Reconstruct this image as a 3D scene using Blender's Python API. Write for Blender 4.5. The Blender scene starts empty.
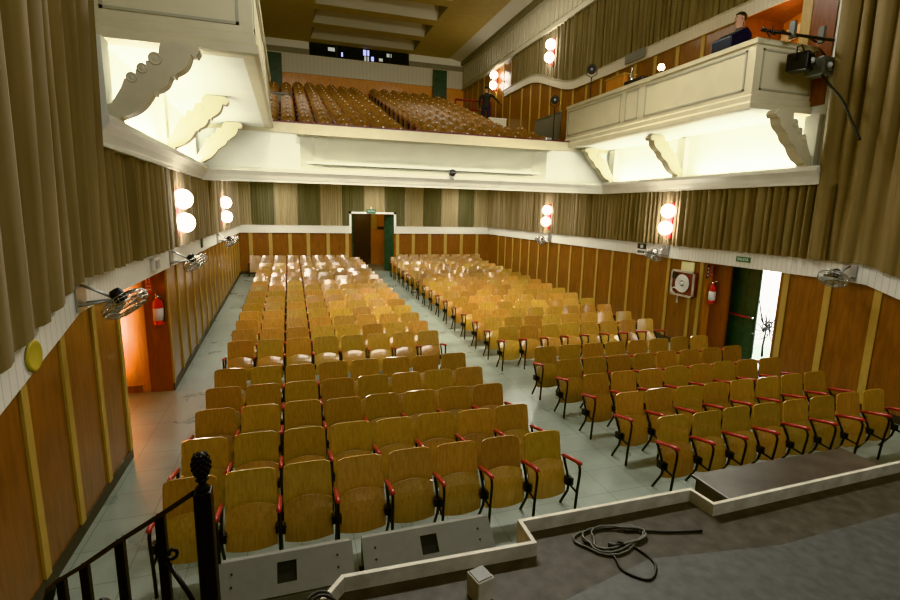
import bpy, bmesh, math, random
from mathutils import Vector, Matrix
random.seed(7)
C = bpy.context.scene.collection
PI = math.pi
# ------------------------------------------------------------------ room dimensions (metres)
XL, XR, YB, YC = -2.07, 9.29, 22.6, 13.2
ZRB, ZRT = 2.19, 2.51          # wainscot rail
ZC, ZCT = 3.87, 4.2            # cornice
ZST = 1.2                      # stage floor
Y0 = -6.0
def fz(y): return 0.033 * max(0.0, y - 9.4)

# ------------------------------------------------------------------ materials
MATS = {}
def newmat(name):
    m = bpy.data.materials.new(name); m.use_nodes = True
    nt = m.node_tree; b = nt.nodes['Principled BSDF']
    MATS[name] = m
    return m, nt, b
def simple(name, col, rough=.5, metal=0., spec=.5, emit=None, estr=0., coat=0., noise=0., nscale=8.):
    m, nt, b = newmat(name)
    b.inputs['Base Color'].default_value = (*col, 1)
    b.inputs['Roughness'].default_value = rough
    b.inputs['Metallic'].default_value = metal
    b.inputs['Specular IOR Level'].default_value = spec
    b.inputs['Coat Weight'].default_value = coat
    if emit: b.inputs['Emission Color'].default_value = (*emit, 1); b.inputs['Emission Strength'].default_value = estr
    if noise:
        tc = nt.nodes.new('ShaderNodeTexCoord'); n = nt.nodes.new('ShaderNodeTexNoise')
        n.inputs['Scale'].default_value = nscale; n.inputs['Detail'].default_value = 6
        r = nt.nodes.new('ShaderNodeValToRGB')
        r.color_ramp.elements[0].position = .3; r.color_ramp.elements[1].position = .7
        r.color_ramp.elements[0].color = (*[c * (1 - noise) for c in col], 1)
        r.color_ramp.elements[1].color = (*[min(1, c * (1 + noise)) for c in col], 1)
        nt.links.new(tc.outputs['Object'], n.inputs['Vector']); nt.links.new(n.outputs['Fac'], r.inputs['Fac'])
        nt.links.new(r.outputs['Color'], b.inputs['Base Color'])
    return m
def wood(name, c1, c2, rough=.3, scale=(14, 14, 1.2), rand=0., coat=0.2, huevar=0.):
    m, nt, b = newmat(name); N = nt.nodes; L = nt.links
    tc = N.new('ShaderNodeTexCoord'); mp = N.new('ShaderNodeMapping'); mp.inputs['Scale'].default_value = scale
    L.new(tc.outputs['Object'], mp.inputs['Vector'])
    vec = mp.outputs['Vector']
    oi = None
    if rand:
        oi = N.new('ShaderNodeObjectInfo'); ad = N.new('ShaderNodeVectorMath'); ad.operation = 'ADD'
        sc = N.new('ShaderNodeMath'); sc.operation = 'MULTIPLY'; sc.inputs[1].default_value = 40
        L.new(oi.outputs['Random'], sc.inputs[0]); L.new(vec, ad.inputs[0]); L.new(sc.outputs[0], ad.inputs[1]); vec = ad.outputs[0]
    n = N.new('ShaderNodeTexNoise'); n.inputs['Scale'].default_value = 3; n.inputs['Detail'].default_value = 8; n.inputs['Roughness'].default_value = .6; n.inputs['Distortion'].default_value = .6
    L.new(vec, n.inputs['Vector'])
    r = N.new('ShaderNodeValToRGB'); r.color_ramp.elements[0].position = .35; r.color_ramp.elements[1].position = .68
    r.color_ramp.elements[0].color = (*c1, 1); r.color_ramp.elements[1].color = (*c2, 1)
    L.new(n.outputs['Fac'], r.inputs['Fac'])
    out = r.outputs['Color']
    if rand:
        hs = N.new('ShaderNodeHueSaturation'); mr = N.new('ShaderNodeMapRange')
        mr.inputs['To Min'].default_value = 1 - rand; mr.inputs['To Max'].default_value = 1 + rand
        L.new(oi.outputs['Random'], mr.inputs['Value']); L.new(mr.outputs[0], hs.inputs['Value']); L.new(out, hs.inputs['Color'])
        if huevar:
            m2 = N.new('ShaderNodeMath'); m2.operation = 'MULTIPLY'; m2.inputs[1].default_value = 7.31
            fr = N.new('ShaderNodeMath'); fr.operation = 'FRACT'
            mr2 = N.new('ShaderNodeMapRange'); mr2.inputs['To Min'].default_value = .5 - huevar; mr2.inputs['To Max'].default_value = .5 + huevar
            L.new(oi.outputs['Random'], m2.inputs[0]); L.new(m2.outputs[0], fr.inputs[0]); L.new(fr.outputs[0], mr2.inputs['Value']); L.new(mr2.outputs[0], hs.inputs['Hue'])
        out = hs.outputs['Color']
    L.new(out, b.inputs['Base Color'])
    b.inputs['Roughness'].default_value = rough; b.inputs['Coat Weight'].default_value = coat; b.inputs['Coat Roughness'].default_value = .1
    return m
def grooved(name, col, dark, pitch, axis, rough=.5, width=.12):
    """painted boards with dark joints every `pitch` metres along an axis of world space"""
    m, nt, b = newmat(name); N = nt.nodes; L = nt.links
    g = N.new('ShaderNodeNewGeometry'); s = N.new('ShaderNodeSeparateXYZ'); L.new(g.outputs['Position'], s.inputs[0])
    d = N.new('ShaderNodeMath'); d.operation = 'DIVIDE'; d.inputs[1].default_value = pitch; L.new(s.outputs[axis], d.inputs[0])
    f = N.new('ShaderNodeMath'); f.operation = 'FRACT'; L.new(d.outputs[0], f.inputs[0])
    lt = N.new('ShaderNodeMath'); lt.operation = 'LESS_THAN'; lt.inputs[1].default_value = width; L.new(f.outputs[0], lt.inputs[0])
    mx = N.new('ShaderNodeMix'); mx.data_type = 'RGBA'; mx.inputs['A'].default_value = (*col, 1); mx.inputs['B'].default_value = (*dark, 1)
    L.new(lt.outputs[0], mx.inputs['Factor']); L.new(mx.outputs['Result'], b.inputs['Base Color'])
    b.inputs['Roughness'].default_value = rough
    return m
def tiles(name, col, line, px, py, rough=.3):
    m, nt, b = newmat(name); N = nt.nodes; L = nt.links
    g = N.new('ShaderNodeNewGeometry'); s = N.new('ShaderNodeSeparateXYZ'); L.new(g.outputs['Position'], s.inputs[0])
    res = []
    for ax, p in ((0, px), (1, py)):
        d = N.new('ShaderNodeMath'); d.operation = 'DIVIDE'; d.inputs[1].default_value = p; L.new(s.outputs[ax], d.inputs[0])
        f = N.new('ShaderNodeMath'); f.operation = 'FRACT'; L.new(d.outputs[0], f.inputs[0])
        lt = N.new('ShaderNodeMath'); lt.operation = 'LESS_THAN'; lt.inputs[1].default_value = .018; L.new(f.outputs[0], lt.inputs[0]); res.append(lt)
    mxm = N.new('ShaderNodeMath'); mxm.operation = 'MAXIMUM'; L.new(res[0].outputs[0], mxm.inputs[0]); L.new(res[1].outputs[0], mxm.inputs[1])
    n = N.new('ShaderNodeTexNoise'); n.inputs['Scale'].default_value = 1.6; n.inputs['Detail'].default_value = 5; n.inputs['Roughness'].default_value = .5
    L.new(g.outputs['Position'], n.inputs['Vector'])
    r = N.new('ShaderNodeValToRGB'); r.color_ramp.elements[0].position = .3; r.color_ramp.elements[1].position = .72
    r.color_ramp.elements[0].color = (*[c * .78 for c in col], 1); r.color_ramp.elements[1].color = (*[c * 1.15 for c in col], 1)
    L.new(n.outputs['Fac'], r.inputs['Fac'])
    mx = N.new('ShaderNodeMix'); mx.data_type = 'RGBA'; mx.inputs['B'].default_value = (*line, 1)
    L.new(r.outputs['Color'], mx.inputs['A']); L.new(mxm.outputs[0], mx.inputs['Factor']); L.new(mx.outputs['Result'], b.inputs['Base Color'])
    r2 = N.new('ShaderNodeMapRange'); r2.inputs['To Min'].default_value = rough - .08; r2.inputs['To Max'].default_value = rough + .15
    L.new(n.outputs['Fac'], r2.inputs['Value']); L.new(r2.outputs[0], b.inputs['Roughness'])
    return m

M_wall = wood('panel_wood', (.14, .054, .013), (.245, .097, .024), rough=.28, scale=(5, 5, .7), coat=.3)
M_walld = wood('red_panel_wood', (.13, .035, .010), (.22, .062, .018), rough=.28, scale=(5, 5, .7), coat=.3)
M_batten = wood('batten_wood', (.36, .235, .07), (.46, .31, .10), rough=.5, scale=(20, 20, 2), coat=0)
M_orange = wood('orange_wood', (.42, .16, .03), (.6, .25, .05), rough=.35, scale=(6, 6, .8))
M_base = simple('dark_baseboard', (.045, .035, .028), .45)
M_cream = simple('cream_paint', (.72, .70, .60), .55, noise=.04, nscale=3)
M_white = simple('white_plaster', (.80, .80, .72), .6, noise=.03, nscale=2)
M_fascia = simple('fascia_paint', (.58, .525, .36), .5, noise=.05, nscale=3)
M_cove = simple('shaded_cove_paint', (.62, .61, .49), .6, noise=.03, nscale=2)  # darker than the cheeks: shade below the lip put into the colour
M_greyline = simple('fascia_moulding_paint', (.36, .34, .25), .5)
M_corbel = simple('corbel_paint', (.62, .57, .40), .55, noise=.05, nscale=5)
M_railY = grooved('grooved_rail_paint_y', (.70, .68, .60), (.44, .42, .36), .105, 1, width=.07)
M_railX = grooved('grooved_rail_paint_x', (.70, .68, .60), (.52, .50, .43), .105, 0, width=.05)
M_railU = grooved('gallery_rail_paint', (.56, .50, .36), (.42, .37, .26), .105, 1, width=.08)
M_frieze = simple('frieze_paint', (.50, .46, .34), .55)
M_friezed = simple('frieze_slot_paint', (.22, .20, .14), .6)
M_ceilbrown = simple('ceiling_brown_paint', (.44, .32, .13), .7, noise=.06, nscale=3)
M_ceilcream = simple('ceiling_cream_paint', (.66, .60, .44), .7)
M_boothwall = grooved('grooved_back_wall', (.52, .46, .32), (.40, .35, .24), .2, 0, width=.08)
M_floor = tiles('floor_tiles', (.225, .255, .215), (.13, .15, .125), .5, .5, rough=.27)
M_balfloor = simple('balcony_floor_lino', (.10, .115, .095), .6, noise=.15)
M_stage = simple('stage_lino', (.072, .072, .069), .6, noise=.22, nscale=14)
M_stagedark = simple('stage_boards', (.050, .043, .034), .65, noise=.35, nscale=11)
M_curb = simple('curb_paint', (.50, .46, .37), .6, noise=.18, nscale=9)
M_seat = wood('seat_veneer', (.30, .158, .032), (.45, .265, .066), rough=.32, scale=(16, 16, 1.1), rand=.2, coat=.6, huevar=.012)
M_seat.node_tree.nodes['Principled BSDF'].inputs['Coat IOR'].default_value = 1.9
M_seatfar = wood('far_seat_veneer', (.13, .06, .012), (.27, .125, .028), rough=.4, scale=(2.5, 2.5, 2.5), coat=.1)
M_red = simple('red_armrest_paint', (.32, .030, .030), .28, coat=.4, noise=.2, nscale=14)
M_black = simple('black_metal', (.014, .014, .016), .4, metal=.3)
M_iron = simple('wrought_iron', (.010, .009, .009), .5, metal=.2, noise=.5, nscale=90)
M_chrome = simple('chrome_wire', (.62, .62, .60), .22, metal=1.)
M_alu = simple('aluminium', (.45, .45, .44), .35, metal=.8)
M_redpl = simple('red_backplate', (.26, .008, .006), .4)
M_cab = simple('cabinet_red', (.16, .03, .025), .35)
M_globe = simple('lit_globe', (1, 1, 1), .3, emit=(1, .94, .83), estr=30)
M_bulb = simple('lit_bulb', (1, 1, 1), .3, emit=(1, .80, .50), estr=40)
M_greendoor = simple('green_door_paint', (.040, .068, .046), .35, noise=.25, nscale=5)
M_darkdoor = simple('dark_carved_wood', (.05, .028, .016), .5)
M_extred = simple('extinguisher_red', (.55, .02, .02), .3, coat=.3)
M_sign = simple('sign_white', (.75, .75, .70), .5)
M_signred = simple('sign_red', (.62, .04, .03), .5)
M_signgreen = simple('sign_green', (.04, .15, .075), .5)
M_signblack = simple('sign_black', (.02, .02, .02), .5)
M_paper = simple('paper_notice', (.72, .70, .38), .6)
M_grey = simple('grey_board', (.185, .18, .15), .7, noise=.05, nscale=12)
M_hole = simple('dark_recess', (.02, .02, .018), .8)
M_table = simple('brown_table_laminate', (.075, .065, .057), .33, noise=.3, nscale=4)
M_yellow = simple('mustard_plate', (.42, .33, .045), .5)
M_glassdk = simple('booth_glass', (.016, .018, .018), .12)
M_screen = simple('booth_screen', (.3, .3, .5), .4, emit=(.45, .5, .9), estr=1.6)
M_boothlamp = simple('booth_lit_opening', (.5, .5, .5), .5, emit=(.85, .9, .8), estr=.35)
M_outside = simple('outside_wall', (.86, .86, .86), .8)
M_skin = simple('skin', (.46, .26, .17), .5)
M_hair = simple('dark_hair', (.012, .009, .007), .55)
M_jacket = simple('dark_jacket', (.016, .016, .017), .7)
M_jeans = simple('dark_blue_jeans', (.030, .034, .05), .8)
M_brownshirt = simple('brown_shirt', (.055, .035, .025), .8)
M_navy = simple('navy_plastic', (.007, .011, .028), .35)
M_maroon = simple('maroon_strip', (.10, .02, .03), .5)
M_marrail = simple('red_rail_paint', (.17, .018, .025), .4)
M_lens = simple('spotlight_lens', (.5, .5, .48), .1, spec=.8)
M_cable = simple('black_cable', (.012, .012, .012), .5)
M_cablegrey = simple('grey_cable', (.10, .10, .085), .5)

def curtain_mat(name, c1, c2):
    m, nt, b = newmat(name); N = nt.nodes; L = nt.links
    tc = N.new('ShaderNodeTexCoord'); n = N.new('ShaderNodeTexNoise'); mp = N.new('ShaderNodeMapping'); mp.inputs['Scale'].default_value = (5, 5, .35)
    L.new(tc.outputs['Object'], mp.inputs['Vector']); L.new(mp.outputs[0], n.inputs['Vector']); n.inputs['Scale'].default_value = 1.5; n.inputs['Detail'].default_value = 5
    r = N.new('ShaderNodeValToRGB'); r.color_ramp.elements[0].position = .35; r.color_ramp.elements[1].position = .65
    r.color_ramp.elements[0].color = (*c1, 1); r.color_ramp.elements[1].color = (*c2, 1)
    L.new(n.outputs['Fac'], r.inputs['Fac']); L.new(r.outputs['Color'], b.inputs['Base Color'])
    b.inputs['Roughness'].default_value = .85; b.inputs['Sheen Weight'].default_value = .15; b.inputs['Specular IOR Level'].default_value = .2
    return m
M_cur = curtain_mat('tan_curtain', (.185, .138, .075), (.25, .19, .105))
M_curlight = curtain_mat('light_tan_curtain', (.30, .24, .13), (.36, .29, .165))
M_curdark = curtain_mat('dark_olive_curtain', (.105, .095, .05), (.14, .125, .07))
M_curup = curtain_mat('upper_curtain', (.13, .10, .055), (.19, .15, .08))

# ------------------------------------------------------------------ mesh builder
class MB:
    def __init__(self): self.v = []; self.f = []; self.m = []; self.s = []
    def add(self, vs, fs, mi=0, smooth=False):
        o = len(self.v); self.v += [tuple(p) for p in vs]
        for f in fs: self.f.append(tuple(i + o for i in f)); self.m.append(mi); self.s.append(smooth)
        return self
    def box(self, x0, y0, z0, x1, y1, z1, mi=0):
        v = [(x, y, z) for z in (z0, z1) for y in (y0, y1) for x in (x0, x1)]
        return self.add(v, [(0, 2, 3, 1), (4, 5, 7, 6), (0, 1, 5, 4), (2, 6, 7, 3), (0, 4, 6, 2), (1, 3, 7, 5)], mi)
    def obox(self, c, ax, ay, az, mi=0):
        """box about centre c with half-axis vectors"""
        c, ax, ay, az = map(Vector, (c, ax, ay, az))
        v = [c + ax * i + ay * j + az * k for k in (-1, 1) for j in (-1, 1) for i in (-1, 1)]
        return self.add(v, [(0, 2, 3, 1), (4, 5, 7, 6), (0, 1, 5, 4), (2, 6, 7, 3), (0, 4, 6, 2), (1, 3, 7, 5)], mi)
    def quad(self, a, b, c, d, mi=0): return self.add([a, b, c, d], [(0, 1, 2, 3)], mi)
    def tube(self, pts, r, n=8, mi=0, closed=False, cap=True):
        pts = [Vector(p) for p in pts]; k = len(pts); rs = r if isinstance(r, (list, tuple)) else [r] * k
        ring = []; up = None; vs = []
        for i, p in enumerate(pts):
            if closed: t = pts[(i + 1) % k] - pts[i - 1]
            else: t = pts[min(i + 1, k - 1)] - pts[max(i - 1, 0)]
            t.normalize()
            if up is None:
                up = Vector((0, 0, 1)) if abs(t.z) < .9 else Vector((1, 0, 0))
            a = t.cross(up)
            if a.length < 1e-4: a = t.cross(Vector((0, 1, 0)))
            a.normalize(); b = a.cross(t); b.normalize(); up = b
            vs += [p + (a * math.cos(2 * PI * j / n) + b * math.sin(2 * PI * j / n)) * rs[i] for j in range(n)]
        fs = []
        for i in range(k if closed else k - 1):
            for j in range(n):
                i2 = (i + 1) % k
                fs.append((i * n + j, i * n + (j + 1) % n, i2 * n + (j + 1) % n, i2 * n + j))
        if cap and not closed: fs += [tuple(range(n - 1, -1, -1)), tuple(range((k - 1) * n, k * n))]
        return self.add(vs, fs, mi, True)
    def lathe(self, prof, c=(0, 0, 0), ax=(0, 0, 1), n=16, mi=0, smooth=True):
        """prof: (radius, height along ax)"""
        ax = Vector(ax).normalized(); c = Vector(c)
        t = Vector((1, 0, 0)) if abs(ax.x) < .8 else Vector((0, 1, 0))
        a = ax.cross(t).normalized(); b = ax.cross(a)
        vs = []; fs = []
        for r, h in prof:
            vs += [c + ax * h + (a * math.cos(2 * PI * j / n) + b * math.sin(2 * PI * j / n)) * max(r, 1e-4) for j in range(n)]
        for i in range(len(prof) - 1):
            for j in range(n): fs.append((i * n + j, i * n + (j + 1) % n, (i + 1) * n + (j + 1) % n, (i + 1) * n + j))
        fs += [tuple(range(n - 1, -1, -1)), tuple(range((len(prof) - 1) * n, len(prof) * n))]
        return self.add(vs, fs, mi, smooth)
    def sphere(self, c, r, n=16, mi=0, sz=1.):
        k = n // 2
        prof = [(r * math.sin(PI * i / k), -r * sz * math.cos(PI * i / k)) for i in range(k + 1)]
        return self.lathe(prof, c, (0, 0, 1), n, mi)
    def prism(self, poly, o, u, v, w, t, mi=0):
        """polygon (a,b) in plane o + a*u + b*v extruded t along w, centred"""
        o, u, v, w = map(Vector, (o, u, v, w)); n = len(poly)
        A = [o + u * a + v * b - w * (t / 2) for a, b in poly]; B = [o + u * a + v * b + w * (t / 2) for a, b in poly]
        fs = [tuple(range(n - 1, -1, -1)), tuple(range(n, 2 * n))] + [(i, (i + 1) % n, n + (i + 1) % n, n + i) for i in range(n)]
        return self.add(A + B, fs, mi)
    def sweep(self, prof, path, side=1, mi=0, zfun=None, smooth=False):
        """profile (d,z) swept along an xy path; d is measured to the left (side=1) of travel, mitred"""
        P = [Vector((p[0], p[1])) for p in path]; k = len(P); vs = []
        zo = [p[2] if len(p) > 2 else 0 for p in path]
        for i, p in enumerate(P):
            d0 = (P[i] - P[i - 1]).normalized() if i > 0 else None
            d1 = (P[i + 1] - P[i]).normalized() if i < k - 1 else None
            n0 = Vector((-d0.y, d0.x)) if d0 else None; n1 = Vector((-d1.y, d1.x)) if d1 else None
            if n0 is None: n = n1
            elif n1 is None: n = n0
            else: n = (n0 + n1); n = n / max(n.dot(n1), .2) if n.length > 1e-6 else n1
            for d, z in prof: q = p + n * (d * side); vs.append((q.x, q.y, z + zo[i]))
        m = len(prof); fs = []
        for i in range(k - 1):
            for j in range(m - 1): fs.append((i * m + j, i * m + j + 1, (i + 1) * m + j + 1, (i + 1) * m + j))
        return self.add(vs, fs, mi, smooth)
    def build(self, name, mats, parent=None, kind=None):
        if not isinstance(mats, (list, tuple)): mats = [mats]
        me = bpy.data.meshes.new(name); me.from_pydata(self.v, [], self.f)
        for m in mats: me.materials.append(m)
        me.polygons.foreach_set('material_index', self.m); me.polygons.foreach_set('use_smooth', self.s)
        bm = bmesh.new(); bm.from_mesh(me); bmesh.ops.recalc_face_normals(bm, faces=bm.faces); bm.to_mesh(me); bm.free()
        o = bpy.data.objects.new(name, me); C.objects.link(o)
        if parent: o.parent = parent
        if kind: o['kind'] = kind
        return o
def tag(o, label, cat, group=None, kind=None):
    o['label'] = label; o['category'] = cat
    if group: o['group'] = group
    if kind: o['kind'] = kind
    return o
def thing(name, label, cat, loc=(0, 0, 0), rotz=0, group=None):
    o = bpy.data.objects.new(name, None); C.objects.link(o); o.location = loc; o.rotation_euler = (0, 0, rotz); o.empty_display_size = .1
    return tag(o, label, cat, group)
def dup(root, loc, label, group=None, rotz=None):
    r = root.copy(); C.objects.link(r); r.location = loc
    if rotz is not None: r.rotation_euler = (0, 0, rotz)
    r['label'] = label
    if group: r['group'] = group
    for ch in list(root.children):
        c = ch.copy(); C.objects.link(c); c.parent = r
        for g in list(ch.children):
            d = g.copy(); C.objects.link(d); d.parent = c
    return r
def curve(pts, k=6):
    P = [Vector(p) for p in pts]; out = []
    for i in range(len(P) - 1):
        a, b, c, d = P[max(i - 1, 0)], P[i], P[i + 1], P[min(i + 2, len(P) - 1)]
        for j in range(k):
            t = j / k; out.append(.5 * ((2 * b) + (c - a) * t + (2 * a - 5 * b + 4 * c - d) * t * t + (3 * b - a - 3 * c + d) * t ** 3))
    return out + [P[-1]]
def bevel(o, w, seg=2):
    md = o.modifiers.new('bevel', 'BEVEL'); md.width = w; md.segments = seg; md.limit_method = 'ANGLE'; md.angle_limit = .6
    return o
def struct(mb, name, mats): return mb.build(name, mats, kind='structure')
def smoothstep(a, b, t):
    t = max(0., min(1., (t - a) / (b - a))); return t * t * (3 - 2 * t)
# level of the rail on the side walls: level towards the rear, dropping near the stage
def rail_drop(y, left): return 0.275 * max(0., 5.74 - y) if left else 0.32 * max(0., 5.76 - y)

# ================================================================== SETTING
# floor
mb = MB()
ys = [2.0, 9.4, YB, 28.0]
zs = [0, 0, fz(YB), fz(YB)]
for i in range(3):
    mb.quad((XL - 2.4, ys[i], zs[i]), (XR + 2.4, ys[i], zs[i]), (XR + 2.4, ys[i + 1], zs[i + 1]), (XL - 2.4, ys[i + 1], zs[i + 1]))
struct(mb, 'floor', M_floor)

# side walls with veneer panels, battens and dark base
def dado(mb, x, sgn, y0, y1, top, battens, zbf, mi=0, bw=.1):
    n = max(2, int((y1 - y0) / .4) + 1); Y = [y0 + (y1 - y0) * i / (n - 1) for i in range(n)]
    for a, b in zip(Y, Y[1:]):
        mb.quad((x, a, zbf(a) - .05), (x, b, zbf(b) - .05), (x, b, top(b)), (x, a, top(a)), mi)
        mb.obox((x + sgn * .008, (a + b) / 2, (zbf(a) + zbf(b)) / 2 + .06), (.008, 0, 0), (0, (b - a) / 2, (zbf(b) - zbf(a)) / 2), (0, 0, .075), 2)
    for y in battens:
        z0 = zbf(y) + .13; z1 = top(y); mb.box(x - .01, y - bw / 2, z0, x + sgn * .022, y + bw / 2, z1, 1)
topL = lambda y: ZRB - rail_drop(y, True) + .03
topR = lambda y: ZRB - rail_drop(y, False) + .03
LJ0, LJ1 = 6.95, 9.46      # left doorway
RJ0, RJ1 = 7.27, 9.12      # right doorway
mb = MB()
dado(mb, XL, 1, 1.5, LJ0, topL, [2.2, 3.0, 3.78, 4.55, 5.31, 6.11, LJ0 - .05], fz)
dado(mb, XL, 1, LJ1, YB, topL, [LJ1 + .04] + [22.18 - .79 * k for k in range(16)], fz, bw=.07)
mb.quad((XL, 1.5, ZRB), (XL, YB, ZRB), (XL, YB, 13), (XL, 1.5, 13), 3)
# vestibule behind the left doorway
mb.box(XL - .36, LJ1, -.05, XL - .005, LJ1 + .12, ZRB + .1, 4)
mb.quad((XL - .3, LJ1 + .06, 0), (XL - 2.3, LJ1 + .06, 0), (XL - 2.3, LJ1 + .06, 2.3), (XL - .3, LJ1 + .06, 2.3), 5)
mb.box(XL - 2.3, LJ1 + .03, 0, XL - .5, LJ1 + .06, .12, 4)
mb.quad((XL - 2.3, LJ0 - .3, 0), (XL - 2.3, LJ1 + .1, 0), (XL - 2.3, LJ1 + .1, 2.3), (XL - 2.3, LJ0 - .3, 2.3), 5)
mb.quad((XL - 2.3, LJ0 - .3, 0), (XL, LJ0 - .3, 0), (XL, LJ0 - .3, 2.3), (XL - 2.3, LJ0 - .3, 2.3), 5)
mb.quad((XL - 2.3, LJ0 - .3, 2.24), (XL, LJ0 - .3, 2.24), (XL, LJ1 + .1, 2.24), (XL - 2.3, LJ1 + .1, 2.24), 5)
struct(mb, 'wall_left', [M_wall, M_batten, M_base, M_white, M_walld, M_orange])
mb = MB()
dado(mb, XR, -1, 1.5, RJ0, topR, [3.1, 3.95, 4.74, 5.51, 6.32, 7.13], fz, bw=.12)
dado(mb, XR, -1, RJ1, YB, topR, [9.25] + [22.18 - .79 * k for k in range(1, 17)], fz)
mb.quad((XR, 1.5, ZRB), (XR, YB, ZRB), (XR, YB, 5.3), (XR, 1.5, 5.3), 3)
mb.quad((XR, 1.5, 5.3), (XR, 7.5, 5.3), (XR, 7.5, 13), (XR, 1.5, 13), 3)
mb.quad((XR + .04, 7.5, 7.4), (XR + .04, 27, 7.4), (XR + .04, 27, 13), (XR + .04, 7.5, 13), 3)
# recess of the right exit
mb.box(XR + .005, RJ1, -.05, XR + .22, RJ1 + .12, ZRB + .1, 5)
mb.box(XR + .20, 8.62, -.05, XR + .26, RJ1 + .12, ZRB + .1, 4)
mb.box(XR + .26, RJ1 - .26, -.05, XR + .48, 8.86, ZRB + .1, 4)
mb.box(XR + .005, RJ0 - .06, -.05, XR + .3, RJ0, ZRB + .1, 4)
mb.quad((XR, RJ0, ZRB + .05), (XR + .5, RJ0, ZRB + .05), (XR + .5, RJ1, ZRB + .05), (XR, RJ1, ZRB + .05), 4)
struct(mb, 'wall_right', [M_wall, M_batten, M_base, M_white, M_walld, M_orange])

# back wall of the stalls with the doorway in the middle
DX0, DX1, DZ = 2.62, 4.55, 3.06
zb = fz(YB)
mb = MB()
for x0, x1 in ((XL, DX0), (DX1, XR)):
    mb.quad((x0, YB, zb - .05), (x1, YB, zb - .05), (x1, YB, ZRB + .05), (x0, YB, ZRB + .05), 0)
    mb.quad((x0, YB, ZRB + .05), (x1, YB, ZRB + .05), (x1, YB, 4.5), (x0, YB, 4.5), 3)
    mb.box(x0, YB - .02, zb, x1, YB, zb + .12, 2)
mb.quad((DX0, YB, DZ), (DX1, YB, DZ), (DX1, YB, 4.5), (DX0, YB, 4.5), 3)
for x in [-1.61, -.82, -.02, .74, 1.59, 2.42, 4.72, 5.47, 6.26, 7.04, 7.85, 8.65]: mb.box(x - .075, YB - .025, zb + .12, x + .075, YB, ZRB + .04, 1)
# hallway beyond the door
for x in (DX0 - .35, DX1 + .5): mb.quad((x, YB, zb), (x, 26, zb), (x, 26, 3.3), (x, YB, 3.3), 4)
mb.quad((DX0 - .35, 26, zb), (DX1 + .5, 26, zb), (DX1 + .5, 26, 3.3), (DX0 - .35, 26, 3.3), 4)
mb.quad((DX0 - .35, YB, 3.3), (DX1 + .5, YB, 3.3), (DX1 + .5, 26, 3.3), (DX0 - .35, 26, 3.3), 3)
mb.box(4.35, 25.93, 2.25, 5.0, 26, 2.40, 2); mb.box(4.03, 25.95, 2.25, 4.33, 26, 3.3, 1)
struct(mb, 'wall_back', [M_wall, M_batten, M_base, M_cream, M_orange])

# rails (trim)
def rail_profile(mb, pts, zt, zb_, th=.05, inward=1, mi=0):
    mb.sweep([(0, zb_), (th, zb_), (th, zt - .015), (th + .012, zt - .01), (th + .012, zt + .01), (0, zt + .01)], pts, inward, mi)
mb = MB()
Yl = [1.5 + .35 * i for i in range(13)] + [6.2, 9, 14, YB]
rail_profile(mb, [(XL, y, -rail_drop(y, True)) for y in Yl], ZRT, ZRB, inward=-1); struct(mb, 'trim_1', M_railY)
mb = MB(); rail_profile(mb, [(XR, y, -rail_drop(y, False)) for y in Yl], ZRT, ZRB, inward=1); struct(mb, 'trim_2', M_railY)
mb = MB(); rail_profile(mb, [(XL + .05, YB), (DX0 - .02, YB)], ZRT, ZRB, inward=-1); struct(mb, 'trim_3', M_railX)
mb = MB(); rail_profile(mb, [(DX1 + .02, YB), (XR - .05, YB)], ZRT, ZRB, inward=-1); struct(mb, 'trim_4', M_railX)
# door frame of the back door
mb = MB()
mb.box(DX0 - .1, YB - .05, ZRB, DX0, YB + .02, DZ + .09); mb.box(DX1, YB - .05, ZRB, DX1 + .1, YB + .02, DZ + .09); mb.box(DX0 - .1, YB - .05, DZ, DX1 + .1, YB + .02, DZ + .09)
struct(mb, 'trim_5', M_sign)

# cornice: left wall, balcony front, right wall
corn = [(-.02, ZC), (.05, ZC), (.17, ZC), (.17, ZC + .05), (.18, ZC + .06), (.21, ZC + .15), (.26, ZC + .22), (.28, ZC + .24), (.28, ZCT - .02), (.26, ZCT), (.20, ZCT), (.18, ZCT - .06), (-.02, ZCT - .06)]
mb = MB(); mb.sweep(corn, [(XL, 6.35), (XL, YC + .2), (XR, YC + .2), (XR, 6.66)], -1)
for xx, s, yy in ((XL, 1, 6.35), (XR, -1, 6.66)): mb.add([(xx + s * d, yy, z) for d, z in corn], [tuple(range(len(corn)))])
struct(mb, 'trim_6', M_cream)

# balcony front: flat cheeks and a recessed cove below the lip
X0, X1 = .30, 7.15
mb = MB()
prof = []
for i in range(13):
    t = i / 12; prof.append((.36 * max(0, math.sin(PI * t)) ** 1.25, ZCT - .06 + (5.08 - ZCT) * t))
n = 13
def cove_pt(x, d, z, k): return (x, YC + .02 + d * k, z)
xs = [X0, X0 + .35, X0 + .7, X1 - .7, X1 - .35, X1]; ks = [0, .75, 1, 1, .75, 0]
for a in range(len(xs) - 1):
    vs = [cove_pt(xs[a], d, z, ks[a]) for d, z in prof] + [cove_pt(xs[a + 1], d, z, ks[a + 1]) for d, z in prof]
    mb.add(vs, [(j, j + 1, n + j + 1, n + j) for j in range(n - 1)], 3, True)
for a, b in ((XL, X0), (X1, XR)): mb.quad((a, YC + .02, ZCT - .1), (b, YC + .02, ZCT - .1), (b, YC + .02, 5.06), (a, YC + .02, 5.06))
mb.box(X0 - .05, YC - .20, 5.02, X1 + .05, YC + .1, 5.12, 2); mb.box(XL, YC - .02, 5.06, XR, YC + .14, 5.30, 2)
mb.box(XL, YC - .03, 5.30, XR, YC + .16, 5.335, 1)
struct(mb, 'balcony_front', [M_white, M_maroon, M_fascia, M_cove])
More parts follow.
